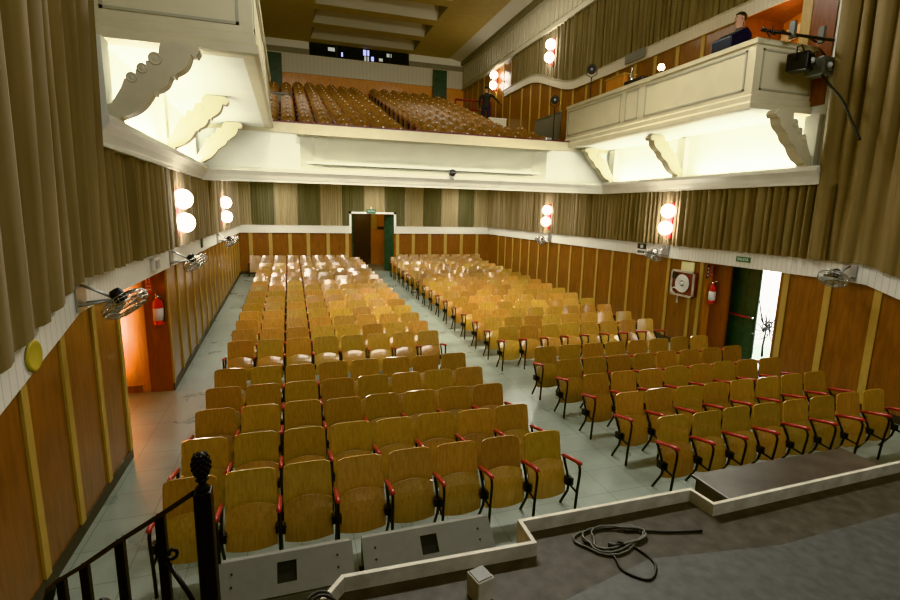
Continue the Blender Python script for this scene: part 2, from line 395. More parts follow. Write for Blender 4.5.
# balcony soffit, raked floor
mb = MB(); mb.box(XL, YC + .1, 4.36, XR, YB, 4.42); struct(mb, 'ceiling', M_white)
def bz(y): return 4.63 + (y - 14) * .314
mb = MB()
mb.quad((XL, YC + .1, bz(13.3) - .25), (XR, YC + .1, bz(13.3) - .25), (XR, 27, bz(27) - .25), (XL, 27, bz(27) - .25))
struct(mb, 'balcony_floor', M_balfloor)

# side galleries
def gallery(left):
    s = 1 if left else -1
    xw = XL if left else XR; xi = -.30 if left else 7.80; y0, y1 = 7.12, YC + .25; z0, zt = 5.14, 6.33
    mb = MB()
    a, b = min(xw, xi), max(xw, xi)
    mb.box(a + (0 if left else .14), y0 + .16, z0 + .012, b - (.14 if left else 0), y1, z0 + .2, 0)                       # soffit slab
    # moulded base and parapet following the two outer sides
    pr = [(-.14, z0 + .0), (.0, z0), (.06, z0 + .02), (.06, z0 + .11), (.03, z0 + .15), (.03, z0 + .24), (0, z0 + .27), (0, zt - .1), (.03, zt - .08), (.04, zt), (-.14, zt), (-.14, z0 + .1)]
    path = [(xi - s * .06, y1), (xi - s * .06, y0 + .06), (xw, y0 + .06)]
    mb.sweep(pr, path, 1 if left else -1, 1)
    # moulded panel frames
    def frame_side(ya, yb, za, zb_):
        w = .035; x = xi - s * .06
        for (p, q, r, t) in ((ya, yb, za, za + w), (ya, yb, zb_ - w, zb_), (ya, ya + w, za, zb_), (yb - w, yb, za, zb_)):
            mb.box(min(x - s * .02, x + s * .012), p, r, max(x - s * .02, x + s * .012), q, t, 2)
    for ya, yb in ((7.35, 10.02), (10.25, 10.72), (10.90, 13.35)): frame_side(ya, yb, 5.49, 6.18)
    xa, xb = (xw + .05, xi - .22) if left else (xi + .22, xw - .05)
    w = .035; y = y0 + .06
    for (p, q, r, t) in ((xa, xb, 5.49, 5.49 + w), (xa, xb, 6.18 - w, 6.18), (xa, xa + w, 5.49, 6.18), (xb - w, xb, 5.49, 6.18)):
        mb.box(p, y - .012, r, q, y + .02, t, 2)
    struct(mb, 'gallery_front', [M_white, M_fascia, M_greyline])
gallery(True); gallery(False)

# right upper wall: veneer dado behind the gallery, curved rail, frieze
def rb(y): return 7.38 + .93 * smoothstep(15.2, 19.0, y)
mb = MB()
GA0, GA1 = 7.55, 8.85
zbf = lambda y: max(5.3, bz(y) - .25) if y > 13.3 else 5.3
dado(mb, XR, -1, GA1, 20.6, lambda y: rb(y) + .05, [8.95] + [9.95 + .8 * k for k in range(13)], zbf, bw=.11)
dado(mb, XR, -1, 20.6, 27, lambda y: 9.8, [20.7 + .8 * k for k in range(8)], zbf, bw=.09)
# alcove
mb.quad((XR + 1.1, GA0 - .3, 5.3), (XR + 1.1, GA1 + .3, 5.3), (XR + 1.1, GA1 + .3, 8), (XR + 1.1, GA0 - .3, 8), 3)
mb.quad((XR, GA1 + .02, 5.3), (XR + 1.1, GA1 + .02, 5.3), (XR + 1.1, GA1 + .02, 8), (XR, GA1 + .02, 8), 4)
mb.quad((XR, GA0, 5.3), (XR + 1.1, GA0, 5.3), (XR + 1.1, GA0, 8), (XR, GA0, 8), 4)
mb.quad((XR, GA0, 7.75), (XR + 1.1, GA0, 7.75), (XR + 1.1, GA1 + .1, 7.4), (XR, GA1 + .1, 7.4), 4)
mb.box(XR - .03, 7.36, 5.3, XR + .02, 7.56, 8.2, 1)
mb.box(XR - .02, 6.9, 5.3, XR + .02, 7.36, 8.2, 4)
mb.prism([(0, 0), (1.3, .26), (1.3, .52), (0, .26)], (XR + 1.06, GA1, 6.95), (0, -1, 0), (0, 0, 1), (1, 0, 0), .04, 5)
struct(mb, 'wall_gallery', [M_wall, M_batten, M_base, M_orange, M_walld, M_ceilcream])
mb = MB()
Yr = [6.8 + .4 * i for i in range(20)] + [14.9 + .2 * i for i in range(23)] + [20.0, 21.3]
mb.sweep([(0, 7.38), (.06, 7.38), (.06, 7.64), (.08, 7.65), (.08, 7.67), (0, 7.67)], [(XR, y, rb(y) - 7.38) for y in Yr], 1, 0); struct(mb, 'trim_7', M_railU)
mb = MB()
for x, s in ((XR, -1), (XL, 1)):
    a, b = min(x, x + s * .08), max(x, x + s * .08)
    mb.box(a, 6.5, 9.78, b, 27, 11.05, 0); mb.box(min(x, x + s * .16), 6.5, 9.72, max(x, x + s * .16), 27, 9.82, 0); mb.box(min(x, x + s * .2), 6.5, 11.0, max(x, x + s * .2), 27, 11.2, 1)
    y = 8.
    while y < 26.9:
        xx = x + s * .08; mb.box(min(xx, xx + s * .03), y, 9.95, max(xx, xx + s * .03), y + .16, 10.8, 0); y += .3
struct(mb, 'trim_8', [M_frieze, M_friezed])
# rear wall of the balcony, projection booth
mb = MB()
mb.quad((XL, 27, 7.8), (XR, 27, 7.8), (XR, 27, 9.8), (XL, 27, 9.8), 1)
mb.box(XL, 26.95, 9.8, XR, 27.05, 10.70, 0)
for a, b in ((XL, 1.2), (6.23, XR)): mb.box(a, 26.93, 10.70, b, 27.05, 10.95, 2); mb.box(a, 26.97, 10.95, b, 27.05, 11.6, 3)
struct(mb, 'wall_balcony_rear', [M_boothwall, M_orange, M_friezed, M_ceilcream])
mb = MB(); mb.quad((1.2, 27.02, 10.7), (6.23, 27.02, 10.7), (6.23, 27.02, 11.4), (1.2, 27.02, 11.4), 0)
for x in (2.5, 4.0, 5.2): mb.box(x, 26.98, 10.7, x + .06, 27.03, 11.4, 1)
for x, z, w, h, mi in ((2.1, 11.0, .34, .17, 3), (3.85, 10.98, .30, .26, 2), (3.9, 10.72, .24, .22, 3), (4.25, 10.75, .14, .2, 2), (4.65, 10.78, .2, .14, 3), (5.05, 11.02, .26, .17, 3), (2.75, 10.8, .08, .2, 2)): mb.box(x, 26.99, z, x + w, 27.01, z + h, mi)
o = struct(mb, 'window_1', [M_glassdk, M_signblack, M_screen, M_boothlamp])

# ceiling with sawtooth coffers
ZK = 11.3
mb = MB()
mb.box(-1.2, 4, ZK, 1.25, 27, ZK + .3, 0); mb.box(6.33, 4, ZK, 8.42, 27, ZK + .3, 0)
mb.quad((8.42, 4, ZK + .02), (8.42, 27, ZK + .02), (9.32, 27, 11.15), (9.32, 4, 11.15), 1)
mb.quad((-1.2, 4, ZK + .02), (-1.2, 27, ZK + .02), (-2.1, 27, 11.15), (-2.1, 4, 11.15), 1)
for k in range(8):
    y = 26.98 - 2.15 * k
    mb.add([(1.25, y, ZK), (6.33, y, ZK), (6.33, y - .6, ZK), (1.25, y - .6, ZK)], [(0, 1, 2, 3)], 0)      # brown rib soffit
    mb.add([(1.25, y - .6, ZK), (6.33, y - .6, ZK), (6.05, y - 2.0, ZK + .5), (1.55, y - 2.0, ZK + .5)], [(0, 1, 2, 3)], 1)
    mb.add([(1.55, y - 2.0, ZK + .5), (6.05, y - 2.0, ZK + .5), (6.33, y - 2.15, ZK), (1.25, y - 2.15, ZK)], [(0, 1, 2, 3)], 0)
    for xa, xb in ((1.25, 1.55), (6.33, 6.05)): mb.add([(xa, y - .6, ZK), (xb, y - 2.0, ZK + .5), (xa, y - 2.15, ZK)], [(0, 1, 2)], 2)
mb.quad((-3, 3, 12.6), (10, 3, 12.6), (10, 28, 12.6), (-3, 28, 12.6), 0)
struct(mb, 'ceiling', [M_ceilbrown, M_ceilcream, M_friezed])

# stage
mb = MB()
P = [(-2.2, Y0), (9.5, Y0), (9.5, 2.53), (4.7, 2.44), (2.74, 2.395), (2.72, 2.59), (1.36, 2.595), (1.35, 2.38), (.205, 2.415), (.03, 2.20), (-.45, 2.05), (-.45, 1.2), (-2.2, 1.2)]
mb.prism(P, (0, 0, ZST / 2), (1, 0, 0), (0, 1, 0), (0, 0, 1), ZST, 0)
mb.prism([(9.4, Y0), (9.4, 2.18), (2.9, 2.02), (2.0, 2.15), (1.2, 1.98), (.3, 1.9), (-.4, 1.8), (-.4, Y0)], (0, 0, ZST + .002), (1, 0, 0), (0, 1, 0), (0, 0, 1), .004, 1)
struct(mb, 'stage_floor', [M_stagedark, M_stage])
# painted curb round the stage edge
mb = MB()
path = [(.04, 2.20), (.213, 2.405), (1.355, 2.37), (1.365, 2.585), (2.71, 2.58), (2.725, 2.385), (4.7, 2.43), (9.3, 2.52)]
mb.sweep([(0, ZST - .1), (0, ZST + .09), (.026, ZST + .09), (.026, ZST - .3)], path, 1)
struct(mb, 'trim_9', M_curb)
# stairs at the house-left end of the stage
mb = MB()
for k in range(5):
    z = ZST - .2 * (k + 1); mb.prism([(-.5, 2.05 - .1), (-1.9, 1.2), (-1.9, 1.5 + .26 * k), (-.75 - .16 * k, 2.1 + .2 * k)], (0, 0, z - .1), (1, 0, 0), (0, 1, 0), (0, 0, 1), .2)
struct(mb, 'stage_stairs', M_stagedark)

# dark vestibule wall and lit outside beyond the right exit
mb = MB(); mb.quad((XR + 2.2, 4, -.2), (XR + 2.2, 13, -.2), (XR + 2.2, 13, 4), (XR + 2.2, 4, 4)); mb.quad((XR + .5, 13, -.2), (XR + 2.2, 13, -.2), (XR + 2.2, 13, 4), (XR + .5, 13, 4)); struct(mb, 'wall_outside', M_outside)

# ================================================================== DOORS
def panelled(mb, x, y, z0, z1, u, wdt, n, m, t=.03, relief=.012, mi=0):
    """raised-panel door leaf: start point x,y, unit direction u, width wdt"""
    u = Vector((u[0], u[1], 0)).normalized(); nrm = Vector((-u.y, u.x, 0)); o = Vector((x, y, 0))
    c = o + u * (wdt / 2) + Vector((0, 0, (z0 + z1) / 2)); mb.obox(c, u * (wdt / 2), nrm * t / 2, Vector((0, 0, (z1 - z0) / 2)), mi)
    for i in range(n):
        for j in range(m):
            cx = wdt * (i + .5) / n; cz = z0 + (z1 - z0) * (j + .5) / m
            for s in (-1, 1): mb.obox(o + u * cx + nrm * (s * t / 2) + Vector((0, 0, cz)), u * (wdt / n * .34), nrm * relief, Vector((0, 0, (z1 - z0) / m * .36)), mi)
# left doorway: none visible; right exit: green leaf with red panic bar
mb = MB(); panelled(mb, XR + .45, 8.84, .02, ZRB + .02, (0, -1), .80, 3, 6)
d = struct(mb, 'door_1', M_greendoor)
mb = MB(); mb.tube([(XR + .38, 8.80, 1.06), (XR + .36, 8.15, 1.06)], .022, 8); pb = mb.build('panic_bar', M_redpl, d)
pb['label'] = 'red panic bar across the green door'
mb = MB(); mb.sphere((XR + .38, 8.09, 1.06), .03); mb.sphere((XR + .40, 8.06, .72), .02); mb.build('door_knob', M_chrome, d)
mb = MB(); mb.box(XR + .40, 8.0, 2.2, XR + .47, 8.78, 2.26); mb.build('door_closer', M_signblack, d)
# back doorway leaves
mb = MB(); panelled(mb, DX0 + .05, YB + .02, zb + .02, DZ - .02, (.12, 1), .9, 2, 4); struct(mb, 'door_2', M_greendoor)
mb = MB(); panelled(mb, DX1 - .02, YB + .03, zb + .02, DZ - .02, (-.72, .69), .5, 2, 8); d = struct(mb, 'door_3', M_greendoor)
mb = MB(); panelled(mb, 2.93, 25.9, zb + .02, 3.2, (1, 0), 1.06, 5, 8, relief=.02); d = struct(mb, 'door_4', M_darkdoor)
# balcony rear doors
mb = MB(); panelled(mb, -.83, 26.85, 8.55, 10.62, (1, 0), .72, 2, 5); struct(mb, 'door_5', M_greendoor)
mb = MB(); panelled(mb, 7.5, 26.85, 8.55, 10.64, (1, 0), .78, 3, 4); struct(mb, 'door_6', M_greendoor)

# ================================================================== CURTAINS
def pleats(path, z0, z1, wl, amp, side, seed, nz=5, zlo=None, flare=.0):
    """path: list of (x,y); returns MB sheet with irregular pleats on the `side` of travel"""
    rnd = random.Random(seed); P = [Vector(p) for p in path]
    L = [0]
    for a, b in zip(P, P[1:]): L.append(L[-1] + (b - a).length)
    ss = []; s = 0
    while s < L[-1]:
        w = wl * rnd.uniform(.7, 1.35); a = amp * rnd.uniform(.6, 1.2); sh = rnd.uniform(.35, .65)
        ss += [(s, 0., a), (s + w * .14, .22, a), (s + w * .26, .68, a), (s + w * (.1 + .8 * sh), 1., a), (s + w * .72, .76, a), (s + w * .84, .28, a), (s + w * .93, .0, a)]; s += w
    ss = [q for q in ss if q[0] <= L[-1]]
    mb = MB(); vs = []
    for (s, h, a) in ss:
        i = 0
        while i < len(L) - 2 and s > L[i + 1]: i += 1
        d = (P[i + 1] - P[i]).normalized(); p = P[i] + d * (s - L[i]); nrm = Vector((-d.y, d.x)) * side
        wob = rnd.uniform(-.2, .2) * wl
        for k in range(nz):
            t = k / (nz - 1); za = zlo(p.x, p.y) if zlo else z0
            q = p + nrm * (a * h * (1 + flare * (1 - t))) + d * (wob * math.sin(t * 2.6))
            zt_ = z1(p.y) if callable(z1) else z1
            vs.append((q.x, q.y, za + (zt_ - za) * t))
    n = len(ss)
    mb.add(vs, [(i * nz + k, (i + 1) * nz + k, (i + 1) * nz + k + 1, i * nz + k + 1) for i in range(n - 1) for k in range(nz - 1)], 0, True)
    return mb
zL = lambda x, y: ZRT - rail_drop(y, True) + .01
zR = lambda x, y: ZRT - rail_drop(y, False) + .01
G = 'pleated curtains above the wainscot rail'
tag(pleats([(XL + .04, 6.3), (XL + .04, YB - .1)], 0, lambda y: ZC - .005 if y < YC + .4 else 4.36, .16, .125, -1, 1, zlo=zL).build('wall_curtain', M_cur), 'long pleated tan curtain above the rail on the wall with the bright round lamps', 'curtain', G)
tag(pleats([(XR - .04, YB - .1), (XR - .04, 6.3)], 0, lambda y: ZC - .005 if y < YC + .4 else 4.36, .16, .125, -1, 2, zlo=zR).build('wall_curtain', M_cur), 'long pleated tan curtain above the rail on the wall with the bright open exit', 'curtain', G)
bc = thing('striped_curtain', 'flat back wall curtain in alternating light tan and dark olive panels around the central door', 'curtain', (0, 0, 0))
bx = [XL + .1, -1.55, -.62, .33, 1.28, 2.22, 3.18, 4.12, 5.05, 5.93, 6.80, 7.65, 8.45, XR - .1]
for i in range(len(bx) - 1):
    low = ZRT + .01
    if bx[i] < DX0 and bx[i + 1] > DX0 - .1: pass
    zf = (lambda x, y: DZ + .09 if DX0 - .1 < x < DX1 + .1 else ZRT + .01)
    segs = []
    p = pleats([(bx[i + 1], YB - .02), (bx[i], YB - .02)], 0, 4.36, .095, .022, 1, 30 + i, nz=2, zlo=zf)
    p.build('curtain_panel', M_curlight if i % 2 == 0 else M_curdark, bc)
# tall curtains at either side of the proscenium
tag(pleats([(XL + .07, 1.2), (XL + .07, 5.5), (XL + .12, 6.45)], 0, 9.8, .27, .30, -1, 5, nz=7, zlo=zL, flare=-.8).build('proscenium_curtain', M_cur), 'tall heavy tan curtain hanging beside the yellow disc', 'curtain', 'tall curtains flanking the stage')
tag(pleats([(XR - .10, 6.74), (XR - .07, 5.5), (XR - .07, 1.2)], 0, 9.8, .27, .30, -1, 6, nz=7, zlo=zR, flare=-.8).build('proscenium_curtain', M_cur), 'tall heavy tan curtain hanging beside the spotlights on the gallery', 'curtain', 'tall curtains flanking the stage')
zU = lambda x, y: rb(y) + .29
tag(pleats([(XR - .03, 20.5), (XR - .03, 7.0)], 0, 9.74, .2, .07, -1, 7, nz=3, zlo=zU).build('gallery_curtain', M_curup), 'dark tan pleated curtain between gallery rail and grooved frieze', 'curtain')

# ================================================================== CORBELS
def corbel_poly():
    """(distance from wall, height above cornice)"""
    H = .97; W = 1.08
    lower = []; upper = []
    # lower edge from wall foot to soffit tip, scalloped in three steps
    base = [(0.04, 0), (.11, .02), (.13, .06)]
    def scal(p, q, n, b):
        out = []
        for i in range(n + 1):
            t = i / n; x = p[0] + (q[0] - p[0]) * t; z = p[1] + (q[1] - p[1]) * t
            dx, dz = q[0] - p[0], q[1] - p[1]; l = math.hypot(dx, dz)
            k = b * math.sin(PI * t); out.append((x + dz / l * k, z - dx / l * k))
        return out
    lower = base + scal((.13, .10), (.48, .40), 8, .05) + [(.51, .39)] + scal((.52, .43), (.69, .61), 6, .035) + [(.73, .60)] + scal((.74, .64), (.92, .87), 8, .04) + [(.98, .86), (1.02, .92), (1.0, .97), (.95, H + .03)]
    upper = [(.66, H + .03), (.60, .95)] + scal((.58, .90), (.45, .76), 6, -.06)[1:] + scal((.44, .76), (.33, .655), 6, -.06) + scal((.33, .655), (.21, .54), 6, -.06) + [(.17, .44), (.06, .26), (0, .24), (0, .03)]
    return lower + upper
cp = corbel_poly()
def corbel(left, y, label):
    s = 1 if left else -1; xw = (XL if left else XR) + s * .10
    t = thing('corbel', label, 'bracket', (xw, y, ZCT - .06), 0, 'scrolled corbels under the side galleries')
    mb = MB(); mb.prism(cp, (0, 0, 0), (s, 0, 0), (0, 0, 1), (0, 1, 0), .2); mb.build('scroll_bracket', M_corbel, t)
    for (a, b, r) in ((.285, .56, .06), (.40, .67, .06), (.54, .79, .075)):
        mb = MB(); mb.lathe([(r, -.10), (r * .9, -.108), (.65 * r, -.108), (.6 * r, -.102), (.5 * r, -.102), (.3 * r, -.11), (0.001, -.11)], (s * a, 0, b), (0, 1, 0), 18); mb.build('rosette', M_corbel, t)
    mb = MB(); mb.box(min(-s * .11, s * .02), -.13, 0.03, max(-s * .11, s * .02), .13, .98); mb.build('wall_pilaster', M_cream, t)
corbel(True, 7.0, 'scrolled corbel nearest the tall curtain by the yellow disc')
corbel(True, 9.95, 'middle scrolled corbel under the gallery above the wall with round lamps')
corbel(True, 12.75, 'scrolled corbel in the corner between round-lamp wall and balcony front')
corbel(False, 7.0, 'scrolled corbel nearest the tall curtain by the spotlights')
corbel(False, 10.2, 'middle scrolled corbel under the long gallery with the open exit below')
corbel(False, 12.95, 'scrolled corbel in the far corner under the gallery of the open exit')

# ================================================================== SCONCES
def sconce(left, y, z, label, group, k=1.):
    s = 1 if left else -1; x = XL if left else XR; o = .10
    t = thing('wall_sconce', label, 'wall lamp', (x + s * o, y, z), 0, group)
    mb = MB(); mb.box(min(0, s * .05), -.07, -.48 * k, max(0, s * .05), .07, .42 * k); bevel(mb.build('backplate', M_redpl, t), .01)
    for dz, dy in ((.21, -.10), (-.21, .08)):
        mb = MB(); mb.tube([(s * .03, -dy, dz * k), (s * .10, dy * .3, dz * k)], .02, 8); mb.build('lamp_arm', M_sign, t)
        mb = MB(); mb.sphere((s * .15, dy * .3, dz * k), .172, 20); mb.build('globe', M_globe, t)
for left, y, lab in ((True, 10.1, 'twin globe wall lamp on red plate above the fan with the dark tag beside'), (True, 16.4, 'twin globe wall lamp nearest the back wall, opposite the exit side'),
                     (False, 10.3, 'twin globe wall lamp on red plate above the fan beside the black sign'), (False, 16.5, 'twin globe wall lamp near the back corner on the exit side wall')):
    sconce(left, y, 3.16, lab, 'twin globe lamps above the wainscot rail')
sconce(False, 22.1, 9.16, 'twin globe wall lamp just above the standing person on the balcony', 'twin globe lamps of the upper wall')
sconce(False, 16.9, 8.95, 'twin globe wall lamp on the upper curtain over the curved rail', 'twin globe lamps of the upper wall')

# ================================================================== WALL FANS
def fan_proto(s):
    t = thing('wall_fan', '', 'fan', (0, 0, 0), 0, 'wire cage fans on the wainscot rail')
    mb = MB(); mb.box(min(0, s * .02), -.12, -.16, max(0, s * .02), .12, .12)
    mb.tube([(s * .01, -.10, -.10), (s * .30, -.02, -.06)], .014); mb.tube([(s * .01, .10, -.10), (s * .30, .02, -.06)], .014); mb.tube([(s * .01, 0, .10), (s * .12, 0, .05), (s * .30, 0, -.05)], .014)
    mb.build('bracket', M_alu, t)
    c = Vector((s * .36, 0, -.06)); nrm = Vector((s * .55, -.12, -.80)).normalized()
    mb = MB(); mb.lathe([(.0, -.12), (.05, -.115), (.065, -.08), (.065, 0), (.05, .03)], c, nrm, 14); mb.build('motor', M_black, t)
    a = nrm.cross(Vector((0, 1, 0))).normalized(); b = nrm.cross(a)
    cage = MB(); Rr = .225
    for r, h in ((Rr, .06), (Rr * .98, .10), (Rr * .75, .135), (Rr * .5, .15), (Rr * .22, .155), (Rr * .98, .02), (Rr * .7, -.02), (Rr * .4, -.03)):
        cage.tube([c + nrm * h + (a * math.cos(2 * PI * k / 24) + b * math.sin(2 * PI * k / 24)) * r for k in range(24)], .0055 if r < Rr else .010, 5, closed=True)
    for k in range(28):
        d = a * math.cos(2 * PI * k / 28) + b * math.sin(2 * PI * k / 28)
        cage.tube([c + d * r + nrm * h for r, h in ((.05, .155), (Rr * .75, .135), (Rr, .08), (Rr * .98, .02), (Rr * .7, -.02), (.07, -.03))], .0035, 4)
    cage.lathe([(.05, .15), (.05, .162), (.0, .165)], c, nrm, 14)
    cage.build('wire_cage', M_chrome, t)
    for k in range(4):
        th = k * PI / 2; d = a * math.cos(th) + b * math.sin(th); e = a * -math.sin(th) + b * math.cos(th)
        mb = MB(); p = c + nrm * .07
        mb.add([p + d * .04 - e * .02, p + d * .04 + e * .02, p + d * .12 + e * .085 + nrm * .02, p + d * .185 + e * .06 + nrm * .02, p + d * .19 - e * .04 - nrm * .015, p + d * .12 - e * .055 - nrm * .015], [(0, 1, 2, 3, 4, 5)])
        mb.build('blade', M_alu, t)
    return t
zf_ = ZRT - .15
fl = fan_proto(1); fl.location = (XL + .05, 5.72, zf_); fl['label'] = 'big wire cage wall fan in front of the orange lit doorway'
dup(fl, (XL + .05, 9.75, zf_), 'wire cage wall fan beneath the brightest pair of round lamps'); dup(fl, (XL + .05, 15.7, zf_), 'small distant wire cage fan near the back corner, opposite the exit side')
fr = fan_proto(-1); fr.location = (XR - .05, 5.98, zf_); fr['label'] = 'big wire cage wall fan over the panels beside the bright exit'
dup(fr, (XR - .05, 10.45, zf_), 'wire cage wall fan between the black sign and the hose cabinet'); dup(fr, (XR - .05, 16.5, zf_), 'small distant wire cage fan below the far lamp on the exit side')

# ================================================================== SAFETY EQUIPMENT AND SIGNS
def text_mesh(name, body, size, mat, parent, M):
    cu = bpy.data.curves.new(name, 'FONT'); cu.body = body; cu.size = size; cu.align_x = 'CENTER'; cu.align_y = 'CENTER'; cu.extrude = .001
    o = bpy.data.objects.new(name, cu); C.objects.link(o); bpy.context.view_layer.update()
    me = bpy.data.meshes.new_from_object(o.evaluated_get(bpy.context.evaluated_depsgraph_get())); bpy.data.objects.remove(o)
    me.materials.clear(); me.materials.append(mat); me.transform(M)
    t = bpy.data.objects.new(name, me); C.objects.link(t); t.parent = parent; return t
def extinguisher(loc, back, label):
    """back: unit vector from bottle to wall"""
    t = thing('fire_extinguisher', label, 'fire extinguisher', loc, 0, 'red fire extinguishers')
    mb = MB(); mb.lathe([(.0, 0), (.07, 0), (.078, .015), (.078, .36), (.065, .41), (.03, .44), (.026, .47)], n=20); mb.build('cylinder_body', M_extred, t)
    mb = MB(); mb.lathe([(.0795, .08), (.0795, .29)], n=20); mb.build('paper_label', M_sign, t)
    mb = MB(); mb.lathe([(.028, .46), (.03, .50), (.01, .52)], n=10); mb.tube([(0, 0, .50), (-back[0] * .07, -back[1] * .07 - .04, .54)], .012); mb.tube([(0, 0, .49), (.06, 0, .47)], .012); mb.build('valve_handle', M_chrome, t)
    mb = MB(); mb.tube([(.03, -.02, .48), (.10, -.03, .42), (.095, -.03, .2), (.085, -.03, .05)], .011); mb.build('hose', M_black, t)
    mb = MB(); mb.obox((back[0] * .085, back[1] * .085, .2), (.03, 0, 0), (0, .008, 0), (0, 0, .12)); mb.build('wall_hook', M_black, t)
extinguisher((XL - .12, LJ1 - .11, 1.24), (0, 1), 'red fire extinguisher hanging beside the orange lit doorway')
extinguisher((XR + .115, RJ1 - .125, 1.24), (0, 1), 'red fire extinguisher hanging beside the green exit door')
# signs in the right recess, facing the stage
t = thing('fire_sign', 'red and white fire equipment sign above the extinguisher by the green door', 'sign', (XR + .14, RJ1 - .01, 2.0))
mb = MB(); mb.box(-.055, -.008, -.15, .055, .0, .15); mb.build('sign_plate', M_signred, t)
mb = MB(); mb.box(-.03, -.012, -.02, -.012, -.008, .13); mb.box(.0, -.012, -.02, .022, -.008, .13); mb.box(-.045, -.012, -.075, .045, -.008, -.055); mb.box(-.045, -.012, -.115, .045, -.008, -.095); mb.build('white_symbol', M_sign, t)
t = thing('notice_sign', 'narrow black sign with white marks left of the red fire sign by the green door', 'sign', (XR + .03, RJ1 - .01, 1.98))
mb = MB(); mb.box(-.03, -.008, -.16, .03, 0, .16); mb.build('sign_plate', M_signblack, t)
mb = MB(); mb.box(-.018, -.012, .05, .018, -.008, .10); mb.box(-.018, -.012, -.03, .018, -.008, .02); mb.box(-.018, -.012, -.11, .018, -.008, -.06); mb.build('white_marks', M_sign, t)
t = thing('fire_sign', 'red and white fire equipment sign above the extinguisher by the orange lit doorway', 'sign', (XL - .26, LJ1 - .01, 1.92))
mb = MB(); mb.box(-.05, -.008, -.15, .05, .0, .15); mb.build('sign_plate', M_signred, t)
mb = MB(); mb.box(-.035, -.012, .02, -.015, -.008, .13); mb.box(.01, -.012, .02, .03, -.008, .13); mb.box(-.04, -.012, -.04, .04, -.008, -.01); mb.box(-.04, -.012, -.10, .04, -.008, -.07); mb.build('white_symbol', M_sign, t)
# exit sign on the right rail
def wall_plate_right(name, label, cat, y, z, w, h, mat, parts=()):
    t = thing(name, label, cat, (XR - .055, y, z)); mb = MB(); mb.box(-.02, -w / 2, -h / 2, 0, w / 2, h / 2); mb.build('sign_plate', mat, t); return t
MR = lambda dx, dz=0, dy=0: Matrix.Translation((dx, dy, dz)) @ Matrix(((0, 0, -1, 0), (-1, 0, 0, 0), (0, 1, 0, 0), (0, 0, 0, 1)))
t = wall_plate_right('exit_sign', 'green exit sign with white lettering on the rail above the green door', 'sign', 8.12, 2.365, .34, .11, M_signgreen)
text_mesh('lettering', 'SALIDA', .085, M_sign, t, MR(-.022))
t = wall_plate_right('notice_sign', 'black and white sign on the rail next to a wire fan', 'sign', 11.35, 2.34, .40, .32, M_sign)
mb = MB(); mb.box(-.024, -.18, 0, -.02, .18, .15); mb.build('black_field', M_signblack, t)
mb = MB(); mb.box(-.028, -.055, .03, -.024, .055, .12); mb.build('white_symbol', M_sign, t)
mb = MB()
for y in (-.15, -.09, -.03, .03, .09, .14): mb.box(-.024, y - .022, -.11, -.02, y + .022, -.045)
mb.build('black_marks', M_signblack, t)
t = wall_plate_right('paper_notice', 'pale yellow paper notice above the hose cabinet', 'notice', 9.68, 2.0, .42, .30, M_paper)
t.location.x = XR - .01
mb = MB(); mb.box(-.024, -.02, -.12, -.02, .17, -.08); mb.build('blue_print', M_navy, t)
# hose cabinet
t = thing('hose_cabinet', 'red framed fire hose cabinet with white coiled hose behind glass', 'fire hose', (XR - .005, 9.70, 1.62))
mb = MB(); mb.box(-.12, -.36, -.30, 0, .36, .30); mb.build('cabinet_box', M_cab, t)
mb = MB()
for a in ((-.38, -.32, .38, -.27), (-.38, .27, .38, .32), (-.38, -.32, -.33, .32), (.33, -.32, .38, .32)): mb.box(-.14, a[0], a[1], -.11, a[2], a[3])
mb.build('frame', M_curb, t)
mb = MB()
for k in range(5): r = .09 + .03 * k; mb.tube([(-.145, -.02 + r * math.cos(2 * PI * i / 24), r * math.sin(2 * PI * i / 24)) for i in range(24)], .016, 6, closed=True)
mb.tube([(-.15, .05, -.2), (-.15, .22, -.12), (-.15, .30, -.16), (-.15, .28, -.24), (-.15, .20, -.26)], .014); mb.build('coiled_hose', M_sign, t)
mb = MB(); mb.lathe([(.0, -.16), (.05, -.16), (.05, -.12)], (0, -.02, 0), (1, 0, 0), 14); mb.build('reel_hub', M_sign, t)
mb = MB(); mb.box(-.15, .2, .1, -.125, .32, .24); mb.build('hand_valve', M_signblack, t)
t = thing('hose_nozzle', 'small white nozzle hanging under the hose cabinet', 'nozzle', (XR - .06, 9.88, 1.1))
mb = MB(); mb.tube([(0, 0, .2), (0, .01, .05), (0, 0, 0)], [.012, .02, .03]); mb.build('nozzle_tip', M_sign, t)
# left wall fittings
t = thing('emergency_light', 'grey-green emergency light box on the rail beside the orange lit doorway', 'emergency light', (XL + .05, 8.57, 2.36))
mb = MB(); mb.box(0, -.16, -.10, .06, .16, .10); bevel(mb.build('housing', M_cream, t), .012)
mb = MB(); mb.box(.06, -.13, -.07, .075, .10, .07); bevel(mb.build('diffuser', M_alu, t), .008)
t = thing('wall_disc', 'mustard yellow round plate on the white rail beside the tall curtain', 'disc', (XL + .055, 4.68, 2.03))
mb = MB(); mb.lathe([(.0, 0), (.13, 0), (.13, .012), (.11, .02), (.10, .016), (.0, .02)], (0, 0, 0), (1, 0, 0), 28); mb.build('round_plate', M_yellow, t)
t = thing('wall_tag', 'small dark tag on the rail above the middle fan', 'sign', (XL + .055, 13.0, 2.39)); mb = MB(); mb.box(0, -.13, -.11, .012, .13, .11); mb.build('tag_plate', M_signblack, t); mb = MB(); mb.box(.012, -.05, -.06, .015, .05, .05); mb.build('pale_mark', M_signgreen, t)
